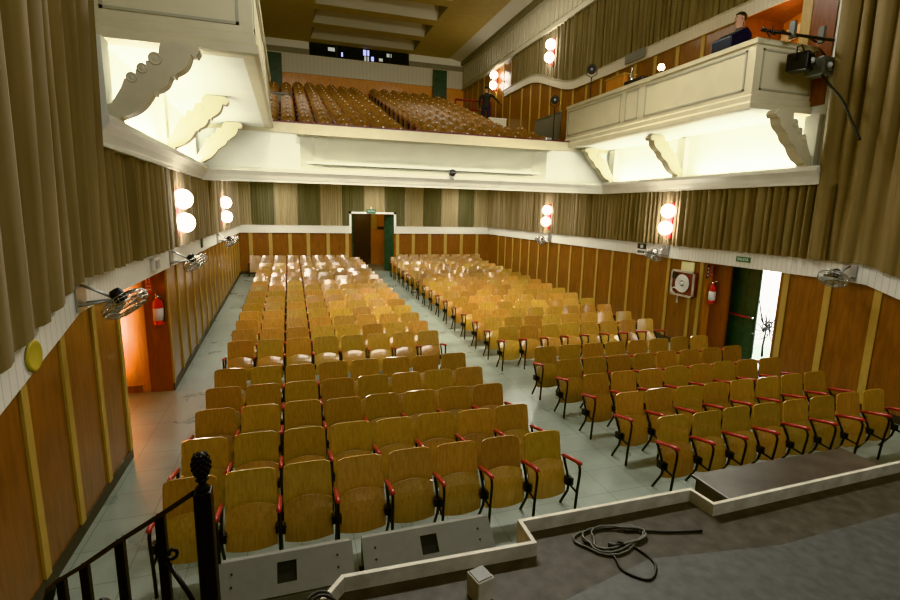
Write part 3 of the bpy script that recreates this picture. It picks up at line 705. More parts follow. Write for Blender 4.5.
t = thing('exit_lamp', 'small green exit lamp over the back doorway', 'sign', (3.5, YB - .045, DZ + .12)); mb = MB(); mb.box(-.20, -.04, -.09, .20, 0, .09); mb.build('lamp_box', M_signgreen, t); mb = MB(); mb.box(-.02, -.02, .09, .02, 0, .2); mb.build('bracket', M_sign, t)
text_mesh('lettering', 'SALIDA', .1, M_sign, t, Matrix.Translation((0, -.042, 0)) @ Matrix.Rotation(PI / 2, 4, 'X'))
# ball camera on the cornice of the balcony front
t = thing('ball_spotlight', 'small black and white ball fitting on the balcony cornice', 'spotlight', (4.24, YC - .10, ZCT + .08))
mb = MB(); mb.sphere((0, 0, 0), .10, 18); mb.build('ball', M_sign, t)
mb = MB(); mb.lathe([(.0, -.115), (.075, -.112), (.085, -.06), (.095, -.03)], (0, 0, 0), (0, 1, 0), 18); mb.build('lens_rim', M_signblack, t)
mb = MB(); mb.box(-.10, -.118, -.012, .10, -.06, .014); mb.build('cross_strap', M_chrome, t)
mb = MB(); mb.lathe([(.06, -.14), (.06, -.09), (.02, -.08)], (0, 0, 0), (0, 0, 1), 12); mb.build('foot', M_sign, t)
# twisted branch outside the right exit
t = thing('bare_shrub', 'dark twiggy shrub against the bright light outside the exit', 'shrub', (10.6, 8.47, -.25))
mb = MB(); rnd = random.Random(3)
mb.tube([(0, 0, 0), (.02, .05, .5), (-.02, -.02, .95)], [.03, .022, .015])
for k in range(16):
    p = Vector((0, rnd.uniform(-.08, .08), rnd.uniform(.8, 1.1))); pts = [p]
    a = rnd.uniform(0, 6.3)
    for j in range(5):
        a += rnd.uniform(-.9, .9); p = p + Vector((rnd.uniform(-.03, .03), math.cos(a) * .09, math.sin(a) * .09)); pts.append(p)
    mb.tube(pts, [.014, .012, .012, .010, .008, .005], 5)
mb.tube([(0, .1, 1.05), (0, .2, 1.3), (0, .25, 1.5), (0, .33, 1.72)], [.02, .015, .012, .008], 5)
mb.build('twigs', M_iron, t)

# ================================================================== STAGE THINGS
# slanted grey boards in front of the stage
def wedge(x0, x1, label):
    t = thing('wedge_monitor', label, 'speaker', ((x0 + x1) / 2, 3.62, 0), 0, 'grey wedges on the floor in front of the stage'); w = (x1 - x0) / 2
    yt, zt, yb_, zb_ = 0, .62, -.22, .43
    mb = MB()
    mb.prism([(yt - .01, zt - .01), (yb_, zb_ - .015), (yb_ + .02, .0), (.16, 0), (.10, zt - .04)], (0, 0, 0), (0, 1, 0), (0, 0, 1), (1, 0, 0), 2 * w - .03); mb.build('cabinet', M_grey, t)
    # top board with the square handle hole
    hx0, hx1, h0, h1 = -.075, .065, .22, .72
    d = Vector((0, yb_ - yt, zb_ - zt)); n = Vector((0, d.z, -d.y)).normalized(); o = Vector((0, yt, zt))
    mb = MB()
    def pt(x, s, k): return o + Vector((x, 0, 0)) + d * s + n * k
    X = [-w, hx0, hx1, w]; S = [0, h0, h1, 1]
    for i in range(3):
        for j in range(3):
            if i == 1 and j == 1: continue
            vs = [pt(X[a], S[b], k) for k in (0, .022) for b in (j, j + 1) for a in (i, i + 1)]
            mb.add(vs, [(0, 2, 3, 1), (4, 5, 7, 6), (0, 1, 5, 4), (2, 6, 7, 3), (0, 4, 6, 2), (1, 3, 7, 5)])
    mb.build('slanted_board', M_grey, t)
    mb = MB(); mb.add([pt(hx0, h0, .003), pt(hx1, h0, .003), pt(hx1, h1, .003), pt(hx0, h1, .003)], [(0, 1, 2, 3)]); mb.build('handle_recess', M_hole, t)
    for x in (-w + .1, w - .12):
        for s in (.3, .6): mb = MB(); mb.lathe([(.008, .02), (.008, .026), (0, .027)], pt(x, s, 0), n, 8); mb.build('screw', M_black, t)
    mb = MB(); mb.tube([(-w - .02, -.02, .36), (-w + .02, -.02, .36)], .03, 10); mb.build('corner_knob', M_black, t)
wedge(-.60, .385, 'slanted grey board with square hole behind the iron newel post'); wedge(.46, 1.56, 'slanted grey board with square hole behind the painted stage curb')
# brown table
t = thing('brown_table', 'dark brown laminate table standing against the stage edge', 'table', (4.72, 3.1, 0))
mb = MB(); mb.box(-1.04, -.45, .72, 1.04, .42, .75); bevel(mb.build('table_top', M_table, t), .006)
mb = MB(); mb.box(-1.0, -.42, .50, 1.0, -.40, .72); mb.box(-1.0, .37, .5, 1.0, .39, .72); mb.box(-1.0, -.42, .5, -.98, .39, .72); mb.box(.98, -.42, .5, 1.0, .39, .72); mb.build('apron', M_table, t)
for x in (-.96, .96):
    for y in (-.38, .35): mb = MB(); mb.box(x - .03, y - .03, 0, x + .03, y + .03, .72); mb.build('leg', M_table, t)
mb = MB(); mb.prism([(0, 0), (.08, .05), (.12, .0), (.17, .03), (.14, .09), (.05, .10), (.03, .06)], (-.55, -.33, .7515), (1, 0, 0), (0, 1, 0), (0, 0, 1), .002); st = mb.build('worn_patch', M_curb, t); st['label'] = 'pale worn patch on the table top'
# small footlight box
t = thing('footlight_box', 'small cream painted box with grey top on the stage floor', 'box', (.91, 2.17, ZST), .25)
mb = MB(); mb.box(-.052, -.055, .0, .052, .055, .135); bevel(mb.build('box_body', M_curb, t), .006)
mb = MB(); mb.box(-.044, -.046, .135, .044, .046, .140); mb.build('box_lid', M_cablegrey, t)
# cable coil
t = thing('coiled_cable', 'loosely coiled dark cable with a trailing end on the stage floor', 'cable', (1.9, 2.38, ZST))
mb = MB(); pts = []
for k in range(66):
    a = 2 * PI * k / 22; r = .20 + .03 * math.sin(k * .9) - .02 * (k // 22); pts.append((-.02 + r * 1.15 * math.cos(a) + .02 * (k // 22), -.01 + r * .62 * math.sin(a), .010 + .006 * (k // 22)))
mb.tube(pts, .0075, 6); mb.build('cable_loops', M_cablegrey, t)
mb = MB(); mb.tube(curve([(.12, .03, .012), (.24, .0, .010), (.4, -.06, .010), (.62, -.11, .010)]), .0075, 6); mb.build('trailing_end', M_cable, t)
mb = MB(); mb.tube(curve([(-.2, .02, .012), (-.1, -.14, .010), (-.12, -.28, .010), (-.02, -.38, .010), (.1, -.28, .010), (.08, -.12, .010), (0, -.06, .02)]), .0075, 6); mb.build('loose_loop', M_cable, t)
mb = MB(); mb.tube([(-.08, -.08, .02), (.02, -.10, .02)], [.016, .012], 8); mb.build('plug', M_black, t)
t = thing('loose_cable', 'short loop of black cable hanging over the curb corner', 'cable', (.10, 2.27, ZST + .09))
mb = MB(); mb.tube(curve([(-.14, -.10, -.08), (-.10, -.02, .01), (-.05, .03, .025), (.02, .02, .02), (.08, -.06, -.05), (.10, -.12, -.08)]), .009, 7); mb.tube(curve([(-.12, -.13, -.08), (-.08, -.04, .015), (-.02, .0, .035), (.05, -.03, .01), (.08, -.10, -.08)]), .009, 7); mb.build('cable_loop', M_cable, t)
# iron stair railing
t = thing('stair_railing', 'black wrought iron stair railing with pine cone finial on its post', 'railing', (-.37, 2.02, ZST))
bx, by, bz0 = -.37, 2.02, ZST
mb = MB(); mb.box(-.033, -.033, -1.0, .033, .033, .93); bevel(mb.build('newel_post', M_iron, t), .006)
mb = MB(); mb.lathe([(.026, .93), (.028, .942), (.016, .955), (.015, .965), (.026, .975), (.015, .985)], n=14)
prof = [(.015, .985), (.027, 1.0), (.033, 1.02), (.034, 1.035), (.030, 1.06), (.021, 1.08), (.010, 1.09), (0, 1.094)]; mb.lathe(prof, n=14)
for j in range(7):
    zz = .998 + j * .0135; rr = .015 + .018 * math.sin(PI * (j + 1) / 8.0)
    for k in range(9):
        a = 2 * PI * (k + .5 * (j % 2)) / 9; mb.sphere((rr * math.cos(a), rr * math.sin(a), zz), .0085, 6)
mb.build('pine_cone_finial', M_iron, t)
rp = [(-.40, 2.04, 2.115), (-.57, 2.18, 1.95), (-.79, 2.37, 1.74), (-1.01, 2.56, 1.52), (-1.17, 2.70, 1.37), (-1.26, 2.79, 1.26), (-1.32, 2.85, 1.10)]
mb = MB(); L_ = [Vector(p) - Vector((bx, by, bz0)) for p in rp]
for a, b in zip(L_, L_[1:]): d = (b - a) / 2; s = Vector((d.y, -d.x, 0)).normalized() * .024; mb.obox((a + b) / 2, d * 1.02, s, Vector((0, 0, .012)))
mb.build('handrail', M_iron, t)
for p in rp[1:5]:
    q = Vector(p) - Vector((bx, by, bz0)); mb = MB(); mb.box(q.x - .018, q.y - .018, q.z - 1.05, q.x + .018, q.y + .018, q.z); mb.build('baluster', M_iron, t)
mb = MB(); q = L_[1] + Vector((0, 0, -.2)); pts = []
for k in range(22):
    a = k * .36; r = .034 * (1 - k / 30); pts.append(q + Vector((.035 + r * math.cos(a + 2.4) * .9, -.01, .02 + r * math.sin(a + 2.4))))
mb.tube(pts, .008, 6); mb.tube([q + Vector((.0, 0, 0)), q + Vector((.10, -.08, -.13)), q + Vector((.18, -.13, -.3))], .011, 6); mb.build('scrollwork', M_iron, t)
t = thing('newel_finial_post', 'second short iron post with finial at the foot of the stage stairs', 'railing', (-1.12, 3.0, 0))
mb = MB(); mb.box(-.03, -.03, 0, .03, .03, .86); mb.build('newel_post', M_iron, t)
mb = MB(); mb.lathe([(.022, .86), (.03, .87), (.05, .90), (.053, .925), (.04, .96), (.015, .985), (0, .99)], n=12); mb.build('pine_cone_finial', M_iron, t)

# ================================================================== THEATRE SEATS
PITCH = .5022
def seat_meshes():
    ms = {}
    # backrest: curved plywood
    mb = MB(); nx, nz = 8, 8; vs = []
    def outline(u, v):
        w = .228 - .012 * v
        x = w * u; z = .43 + .43 * v
        if v > .9: z -= .012 * max(0, (abs(u) - .75) / .25) ** 2 * (v - .9) / .1
        bow = .022 * (1 - u * u); y = -.075 + .075 * v ** .9 + bow * .7
        return x, y, z
    for k in (0, 1):
        for j in range(nz + 1):
            for i in range(nx + 1):
                x, y, z = outline(-1 + 2 * i / nx, j / nz)
                if j == nz and i in (0, nx): z -= .008; x *= .98
                vs.append((x, y + .015 * k, z))
    n1 = (nx + 1) * (nz + 1); fs = []
    for j in range(nz):
        for i in range(nx):
            a = j * (nx + 1) + i; fs.append((a, a + 1, a + nx + 2, a + nx + 1)); fs.append((n1 + a, n1 + a + nx + 1, n1 + a + nx + 2, n1 + a + 1))
    rim = [i for i in range(nx + 1)] + [j * (nx + 1) + nx for j in range(1, nz + 1)] + [nz * (nx + 1) + i for i in range(nx - 1, -1, -1)] + [j * (nx + 1) for j in range(nz - 1, 0, -1)]
    for a, b in zip(rim, rim[1:] + rim[:1]): fs.append((a, n1 + a, n1 + b, b))
    mb.add(vs, fs, 0, False); ms['backrest'] = (mb, M_seat)
    # folded seat pan
    mb = MB(); vs = []
    for k in (0, 1):
        for j in range(nz + 1):
            for i in range(nx + 1):
                u = -1 + 2 * i / nx; v = j / nz
                z = (.185 - .022 * (1 - u * u)) * (1 - v) + (.525 + .055 * (1 - u * u)) * v
                y = -.175 + .075 * v - .035 * math.sin(PI * v) - .02 * (1 - u * u) * (1 - v)
                vs.append(((.222 - .004 * v) * u, y + .016 * k, z))
    mb.add(vs, fs, 0, False); ms['seat'] = (mb, M_seat)
    def arm(x):
        m = MB(); m.tube([(x, -.045, .575), (x, -.09, .592), (x, -.36, .650), (x, -.405, .652), (x, -.415, .642)], [.019, .022, .023, .021, .012], 8); return m
    def fleg(x):
        m = MB(); m.tube([(x, -.33, .632), (x, -.375, .628), (x, -.398, .585), (x, -.395, .50), (x, -.375, .34), (x, -.36, .17), (x, -.35, 0)], .0145, 8); return m
    def rleg(x):
        m = MB(); m.tube([(x, -.06, .575), (x, -.08, .55), (x, -.16, .42), (x, -.205, .32), (x, -.185, .22), (x, -.09, .06), (x, -.055, 0)], .0145, 8); return m
    def hinge(x):
        m = MB(); m.box(x - .045, -.225, .315, x - .012, -.14, .395); m.box(x + .012, -.225, .30, x + .045, -.14, .38); m.tube([(x, -.20, .32), (x, -.375, .30)], .012, 6); m.tube([(x - .05, -.18, .345), (x + .05, -.18, .345)], .012, 6); return m
    a, b = -PITCH / 2, PITCH / 2
    for x, k in ((a, ''), (b, '2')):
        ms['armrest' + k] = (arm(x), M_red); ms['leg' + k] = (fleg(x), M_black); ms['rear_leg' + k] = (rleg(x), M_black); ms['hinge_bracket' + k] = (hinge(x), M_black)
    return ms
SM = seat_meshes()
proto = thing('theatre_seat', 'x', 'seat', (0, 0, 0))
for k in ('backrest', 'seat', 'armrest', 'leg', 'rear_leg', 'hinge_bracket'):
    SM[k][0].build(k.replace('rear_leg', 'leg'), SM[k][1], proto)
proto_end = thing('theatre_seat', 'x', 'seat', (0, 0, 0))
for ch in list(proto.children): c = ch.copy(); C.objects.link(c); c.parent = proto_end
for k in ('armrest2', 'leg2', 'rear_leg2', 'hinge_bracket2'):
    nm = k[:-1].replace('rear_leg', 'leg'); SM[k][0].build(nm, SM[k][1], proto_end)
ROWY = [4.55, 5.34, 6.14, 6.91, 7.72, 9.36] + [10.13 + .791 * k for k in range(16)]
ORD = ['front', 'second', 'third', 'fourth', 'fifth', 'sixth', 'seventh', 'eighth', 'ninth', 'tenth', 'eleventh', 'twelfth', 'thirteenth', 'fourteenth', 'fifteenth', 'sixteenth', 'seventeenth', 'eighteenth', 'nineteenth']
NTH = ['on the centre aisle', 'second from centre aisle', 'third from centre aisle', 'fourth from centre aisle', 'fifth from centre aisle', 'third from wall aisle', 'second from wall aisle', 'on the wall aisle']
rnd = random.Random(21)
used = {}
KEEP = 19
for r, y in enumerate(ROWY[:KEEP]):
    for blk, xs0 in (('left', -1.18), ('right', 4.10)):
        for k in range(8):
            x = xs0 + PITCH * (k + .5); nth = NTH[7 - k] if blk == 'left' else NTH[k]
            end = k == 7
            rowname = 'front row' if r == 0 else ORD[r] + ' row from stage'
            lab = 'folding veneer seat, %s block, %s, %s' % (blk, rowname, nth)
            src = proto_end if end else proto
            yy = y + (-.02 if r == 0 and blk == 'right' else 0)
            if src in used: o = dup(src, (x, yy, fz(yy)), lab)
            else: o = src; used[src] = 1; o.location = (x, yy, fz(yy)); o['label'] = lab
            o['group'] = 'folding seats in the %s block' % blk
            o.rotation_euler = (0, 0, rnd.gauss(0, .012))
            for c in o.children:
                if c.name.startswith('backrest'): c.rotation_euler = (rnd.gauss(-.045, .035) if r > 5 else rnd.gauss(0, .012), 0, rnd.gauss(0, .03 if r > 5 else .01))
                if c.name.startswith('seat'): c.location.z = rnd.uniform(-.012, .012)
# the rows at the very back, many seats too far off to tell apart
def far_seat(mb, x, y, z):
    for i in range(4):
        u0, u1 = -1 + .5 * i, -.5 + .5 * i
        f_ = lambda u, v: (x + (.226 - .01 * v) * u, y - .07 + .07 * v + .015 * (1 - u * u), z + .44 + .42 * v)
        for k in (0, .015):
            P = [f_(u0, 0), f_(u1, 0), f_(u1, 1), f_(u0, 1)]; mb.add([(p[0], p[1] + k, p[2]) for p in P], [(0, 1, 2, 3)], 0)
        g_ = lambda u, v: (x + .22 * u, y - .175 + .075 * v, z + (.18 if v == 0 else .53 + .04 * (1 - u * u)))
        mb.add([g_(u0, 0), g_(u1, 0), g_(u1, 1), g_(u0, 1)], [(0, 1, 2, 3)], 0)
    mb.add([(x - .216, y, z + .86), (x + .216, y, z + .86), (x + .216, y + .015, z + .86), (x - .216, y + .015, z + .86)], [(0, 1, 2, 3)], 0)
    for s in (-.25,):
        mb.box(x + s - .02, y - .34, z + .585, x + s + .02, y - .06, z + .62, 1)
        mb.box(x + s - .012, y - .32, z, x + s + .012, y - .29, z + .59, 2); mb.box(x + s - .012, y - .05, z, x + s + .012, y - .02, z + .59, 2)
mb = MB()
for r, y in enumerate(ROWY[KEEP:]):
    last = r == len(ROWY) - KEEP - 1
    for xs0, sh in ((-1.18, -.5 if last else 0), (4.10, .5 if last else 0)):
        for k in range(8): far_seat(mb, xs0 + sh + PITCH * (k + .5), y, fz(y))
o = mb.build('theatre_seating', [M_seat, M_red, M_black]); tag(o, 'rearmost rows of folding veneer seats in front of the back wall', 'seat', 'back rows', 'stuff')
# balcony seating
mb = MB(); rnd = random.Random(4)
def bal_seat(x, y, z):
    w = .20; q = rnd.uniform(-.06, .06); z += rnd.uniform(-.02, .02)
    vs = []
    for v, dy in ((.38, -.05), (.55, -.07), (.80, -.02), (.90, .03)):
        for u in (-1, -.5, 0, .5, 1):
            zz = v - (.10 * u * u if v > .85 else 0); vs.append((x + w * u * (1 if v < .85 else .85), y + dy + q + .03 * (1 - u * u), z + zz))
    mb.add(vs, [(j * 5 + i, j * 5 + i + 1, j * 5 + i + 6, j * 5 + i + 5) for j in range(3) for i in range(4)], 0, True)
    mb.add([(p[0], p[1] + .05, p[2]) for p in vs], [(j * 5 + i, j * 5 + i + 1, j * 5 + i + 6, j * 5 + i + 5) for j in range(3) for i in range(4)], 0, True)
    mb.box(x - w, y - .16, z + .12, x + w, y - .08, z + .54, 0)
    mb.box(x - .265, y - .38, z + .50, x - .215, y - .02, z + .56, 1); mb.box(x - .25, y - .30, z, x - .23, y - .06, z + .5, 2)
    mb.box(x - .022, y - .045 + q, z + .80, x + .022, y - .0 + q, z + .83, 3)
for k in range(15):
    y = 14.05 + .87 * k; z = bz(y) - .1
    for i in range(21):
        x = XL + .55 + .525 * i
        if 3.22 < x < 3.62 + .35: continue
        if x > 7.5 and y > 17.5: continue
        if x < -.9 and y > 19: continue
        if x < .45 and 20.3 < y < 23: continue
        if x > 8.0 and 14.5 < y < 17.2: continue
        if y > 25.9 and (x > 7.2 or x < .1): continue
        bal_seat(x, y, z)
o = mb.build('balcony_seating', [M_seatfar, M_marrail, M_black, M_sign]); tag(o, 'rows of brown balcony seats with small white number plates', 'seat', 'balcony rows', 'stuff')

# ================================================================== BALCONY AND GALLERY THINGS
t = thing('stair_parapet', 'grey parapet box of the stair opening among the balcony seats', 'parapet', (-.45, 21.0, bz(21) - .3))
mb = MB(); mb.box(-.65, -.05, 0, .6, .05, 1.0); mb.box(.5, -.05, 0, .6, 1.6, 1.0); mb.build('parapet_wall', M_grey, t); mb = MB(); mb.box(-.67, -.08, 1.0, .62, .08, 1.05); mb.build('coping', M_grey, t)
t = thing('stair_railing', 'dark red tubular railing round the stair opening by the standing person', 'railing', (7.6, 22.0, 7.45))
for x, y in ((0, 1.2), (.62, .5), (1.2, -.2)): mb = MB(); mb.box(x - .035, y - .035, -.45, x + .035, y + .035, 1.0 - .25 * x); mb.build('post', M_marrail, t)
for z in (.95, .55, .15):
    mb = MB(); mb.tube([(0, 1.2, z), (.62, .5, z - .12), (1.2, -.2, z - .27)], .03, 8); mb.build('rail_bar', M_marrail, t)
mb = MB(); mb.tube([(0, 1.2, 1.0), (.5, 1.2, 1.0), (1.35, 1.2, .96)], .03, 8); mb.build('rail_bar', M_marrail, t)
t = thing('landing_wall', 'pale low wall of the landing at the feet of the standing person', 'low wall', (8.85, 21.0, bz(21) - .3)); mb = MB(); mb.box(-.42, -.05, 0, .40, .05, .75); mb.build('parapet_wall', M_ceilcream, t); mb = MB(); mb.box(-.44, -.07, .75, .41, .07, .79); mb.build('coping', M_cream, t)
t = thing('gallery_parapet', 'grey plain parapet panel where balcony meets gallery', 'parapet', (8.55, 15.9, 5.0))
mb = MB(); mb.box(-.02, -.9, 0, .02, .9, 1.5); mb.build('parapet_panel', M_grey, t); mb = MB(); mb.box(-.035, -.92, 1.5, .035, .92, 1.54); mb.build('coping', M_grey, t)
def stage_light(label, loc, aim, stand=None, r=.11, L=.26, mat=None, group='stage lights of the gallery'):
    t = thing('stage_spotlight', label, 'stage light', loc, 0, group); d = Vector(aim).normalized(); s = d.cross(Vector((0, 0, 1))).normalized()
    mb = MB(); mb.lathe([(.0, -L * .6), (r * .7, -L * .58), (r * .95, -L * .3), (r, 0), (r, L * .4), (r * 1.06, L * .42), (r * 1.06, L * .46), (r * .9, L * .46)], (0, 0, 0), d, 16); mb.build('lamp_body', mat or M_black, t)
    mb = MB(); mb.lathe([(r * .9, L * .40), (r * .5, L * .45), (0, L * .47)], (0, 0, 0), d, 14); mb.build('lens', M_lens, t)
    sg = -1 if stand else 1
    mb = MB(); mb.tube([s * (r * 1.15), s * (r * 1.2) + Vector((0, 0, sg * r)), Vector((0, 0, sg * r * 1.7)), s * (-r * 1.2) + Vector((0, 0, sg * r)), s * (-r * 1.15)], .012, 6); mb.build('yoke', M_black, t)
    if stand:
        mb = MB(); mb.tube([(0, 0, -r * 1.6), (0, 0, -stand)], .016, 8); mb.build('stand_pole', M_black, t)
        for k in range(3): a = k * 2.1 + .4; mb = MB(); mb.tube([(0, 0, -stand + .22), (.26 * math.cos(a), .26 * math.sin(a), -stand + .01)], .012, 6); mb.build('stand_leg', M_black, t)
    return t
stage_light('black spotlight on a stand, higher of the two beside the gallery rail', (8.3, 12.98, 7.28), (-.55, -.8, -.1), 1.95, r=.12, L=.27)
stage_light('black spotlight on a thin stand in front of the grey parapet panel', (8.3, 15.0, 6.86), (-.5, -.85, -.1), 1.8, r=.125, L=.28)
t = thing('bare_lamp', 'bright glowing lamp bulb on the gallery ledge', 'lamp', (8.25, 10.05, 6.38)); mb = MB(); mb.sphere((0, 0, .23), .075, 14); mb.build('bulb', M_bulb, t); mb = MB(); mb.lathe([(.06, -.3), (.06, -.28), (.02, -.26), (.025, .15), (.03, .17)], n=10); mb.build('lamp_holder', M_black, t)
t = thing('wooden_crate', 'pale brown wooden box standing on the gallery beside a small bottle', 'box', (8.4, 11.75, 6.05)); mb = MB(); mb.box(-.18, -.38, 0, .18, .38, .72); bevel(mb.build('box_body', M_orange, t), .01); mb = MB(); mb.box(-.20, -.40, .72, .20, .40, .76); mb.build('box_lid', M_batten, t)
t = thing('equipment_case', 'low dark equipment case on the gallery next to the wooden box', 'case', (8.35, 10.95, 6.1)); mb = MB(); mb.box(-.18, -.36, 0, .18, .34, .46); bevel(mb.build('case_body', M_black, t), .015); mb = MB(); mb.tube([(-.185, -.1, .3), (-.21, -.05, .3), (-.21, .05, .3), (-.185, .1, .3)], .01, 6); mb.build('handle', M_chrome, t)
t = thing('glass_bottle', 'small glinting bottle on top of the dark case', 'bottle', (8.32, 11.2, 6.56)); mb = MB(); mb.lathe([(0, 0), (.04, 0), (.045, .02), (.045, .16), (.018, .22), (.016, .30), (.02, .31)], n=12); mb.build('bottle_body', M_chrome, t)
mb = MB(); mb.lathe([(.021, .30), (.021, .34), (0, .345)], n=10); mb.build('cap', M_sign, t)
t = thing('gallery_speaker', 'small silver device with blue cloth at the front corner of the balcony seats', 'device', (7.35, 13.6, 4.95)); mb = MB(); mb.box(-.1, -.08, 0, .1, .08, .5); bevel(mb.build('device_body', M_alu, t), .015); mb = MB(); mb.lathe([(.05, -.09), (.05, -.08), (0, -.078)], (0, 0, .32), (0, 1, 0), 12); mb.build('dark_lens', M_black, t); mb = MB(); mb.box(.14, -.1, .25, .62, .1, .33); mb.build('folded_cloth', M_navy, t)
t = thing('wall_vent', 'pale square cover on the curved gallery rail', 'vent', (XR - .09, 12.3, 7.55)); mb = MB(); mb.box(-.02, -.42, -.12, 0, .42, .14); bevel(mb.build('cover_plate', M_grey, t), .008)
# lighting bar in front of the right gallery end
t = thing('lighting_bar', 'horizontal black pipe carrying spotlights at the gallery end', 'pipe', (8.3, 6.93, 6.36))
mb = MB(); mb.tube([(-.55, .1, .04), (.95, -.06, 0)], .026, 10); mb.build('pipe', M_black, t)
for x in (.05, .74): mb = MB(); mb.box(x - .03, -.04, -.05, x + .03, .06, .22); mb.build('pipe_clamp', M_cablegrey, t)
mb = MB(); mb.tube([(-.5, .1, .07), (-.3, .05, -.02), (-.1, .08, .08), (.1, .02, -.02), (.35, .0, .03), (.6, -.02, -.06)], .016, 6); mb.tube([(-.52, .1, .1), (-.45, .0, -.1), (-.4, .02, .08)], .016, 6); mb.build('wrapped_cable', M_cable, t)
def flood(label, loc, rz, mat):
    t = thing('flood_lamp', label, 'stage light', loc, rz, 'spotlights hung on the lighting bar')
    mb = MB(); mb.box(-.15, -.18, -.16, .15, .16, .14); bevel(mb.build('lamp_housing', mat, t), .03)
    mb = MB(); mb.lathe([(.11, -.185), (.11, -.205), (.10, -.205), (.09, -.185), (.06, -.18), (0, -.178)], (0, 0, -.01), (0, 1, 0), 20); mb.build('lens_ring', mat, t)
    mb = MB(); mb.sphere((0, -.18, -.01), .055, 12); mb.build('lens', M_lens, t)
    mb = MB(); mb.tube([(-.17, 0, 0), (-.18, 0, .2), (0, 0, .28), (.18, 0, .2), (.17, 0, 0)], .014, 6); mb.build('yoke', M_black, t)
flood('black square flood lamp hung on the lighting bar', (8.50, 6.86, 5.92), .35, M_black); flood('grey round-lens flood lamp hung nearest the tall curtain', (8.93, 6.84, 5.88), .1, M_cablegrey)
t = thing('hanging_cable', 'thick black cable running diagonally down the tall curtain', 'cable', (9.0, 6.2, 5.6)); mb = MB(); mb.tube(curve([(-.1, .55, .15), (-.2, .29, -.11), (-.2, .05, -.39), (-.2, -.15, -.75), (-.2, -.33, -1.08)]), .02, 8); mb.build('cable_run', M_cable, t)

# ================================================================== PEOPLE
def person_body(name, J, E, mats, parent, zones, sub=2):
    """skin-modifier figure: J {name: (co, radius)}, E edges; zones(co)->material index"""
    names = list(J); me = bpy.data.meshes.new(name); me.from_pydata([J[k][0] for k in names], [(names.index(a), names.index(b)) for a, b in E], [])
    o = bpy.data.objects.new(name, me); C.objects.link(o)
    o.modifiers.new('skin', 'SKIN')
    for i, k in enumerate(names):
        r = J[k][1]; v = me.skin_vertices[0].data[i]; v.radius = r if isinstance(r, tuple) else (r, r); v.use_root = (i == 0)
    s = o.modifiers.new('sub', 'SUBSURF'); s.levels = sub; s.render_levels = sub
    bpy.context.view_layer.update()
    m2 = bpy.data.meshes.new_from_object(o.evaluated_get(bpy.context.evaluated_depsgraph_get())); o.modifiers.clear(); o.data = m2
    m2.materials.clear()
    for m in mats: m2.materials.append(m)
    for p in m2.polygons: p.material_index = zones(p.center); p.use_smooth = True
    o.parent = parent; return o
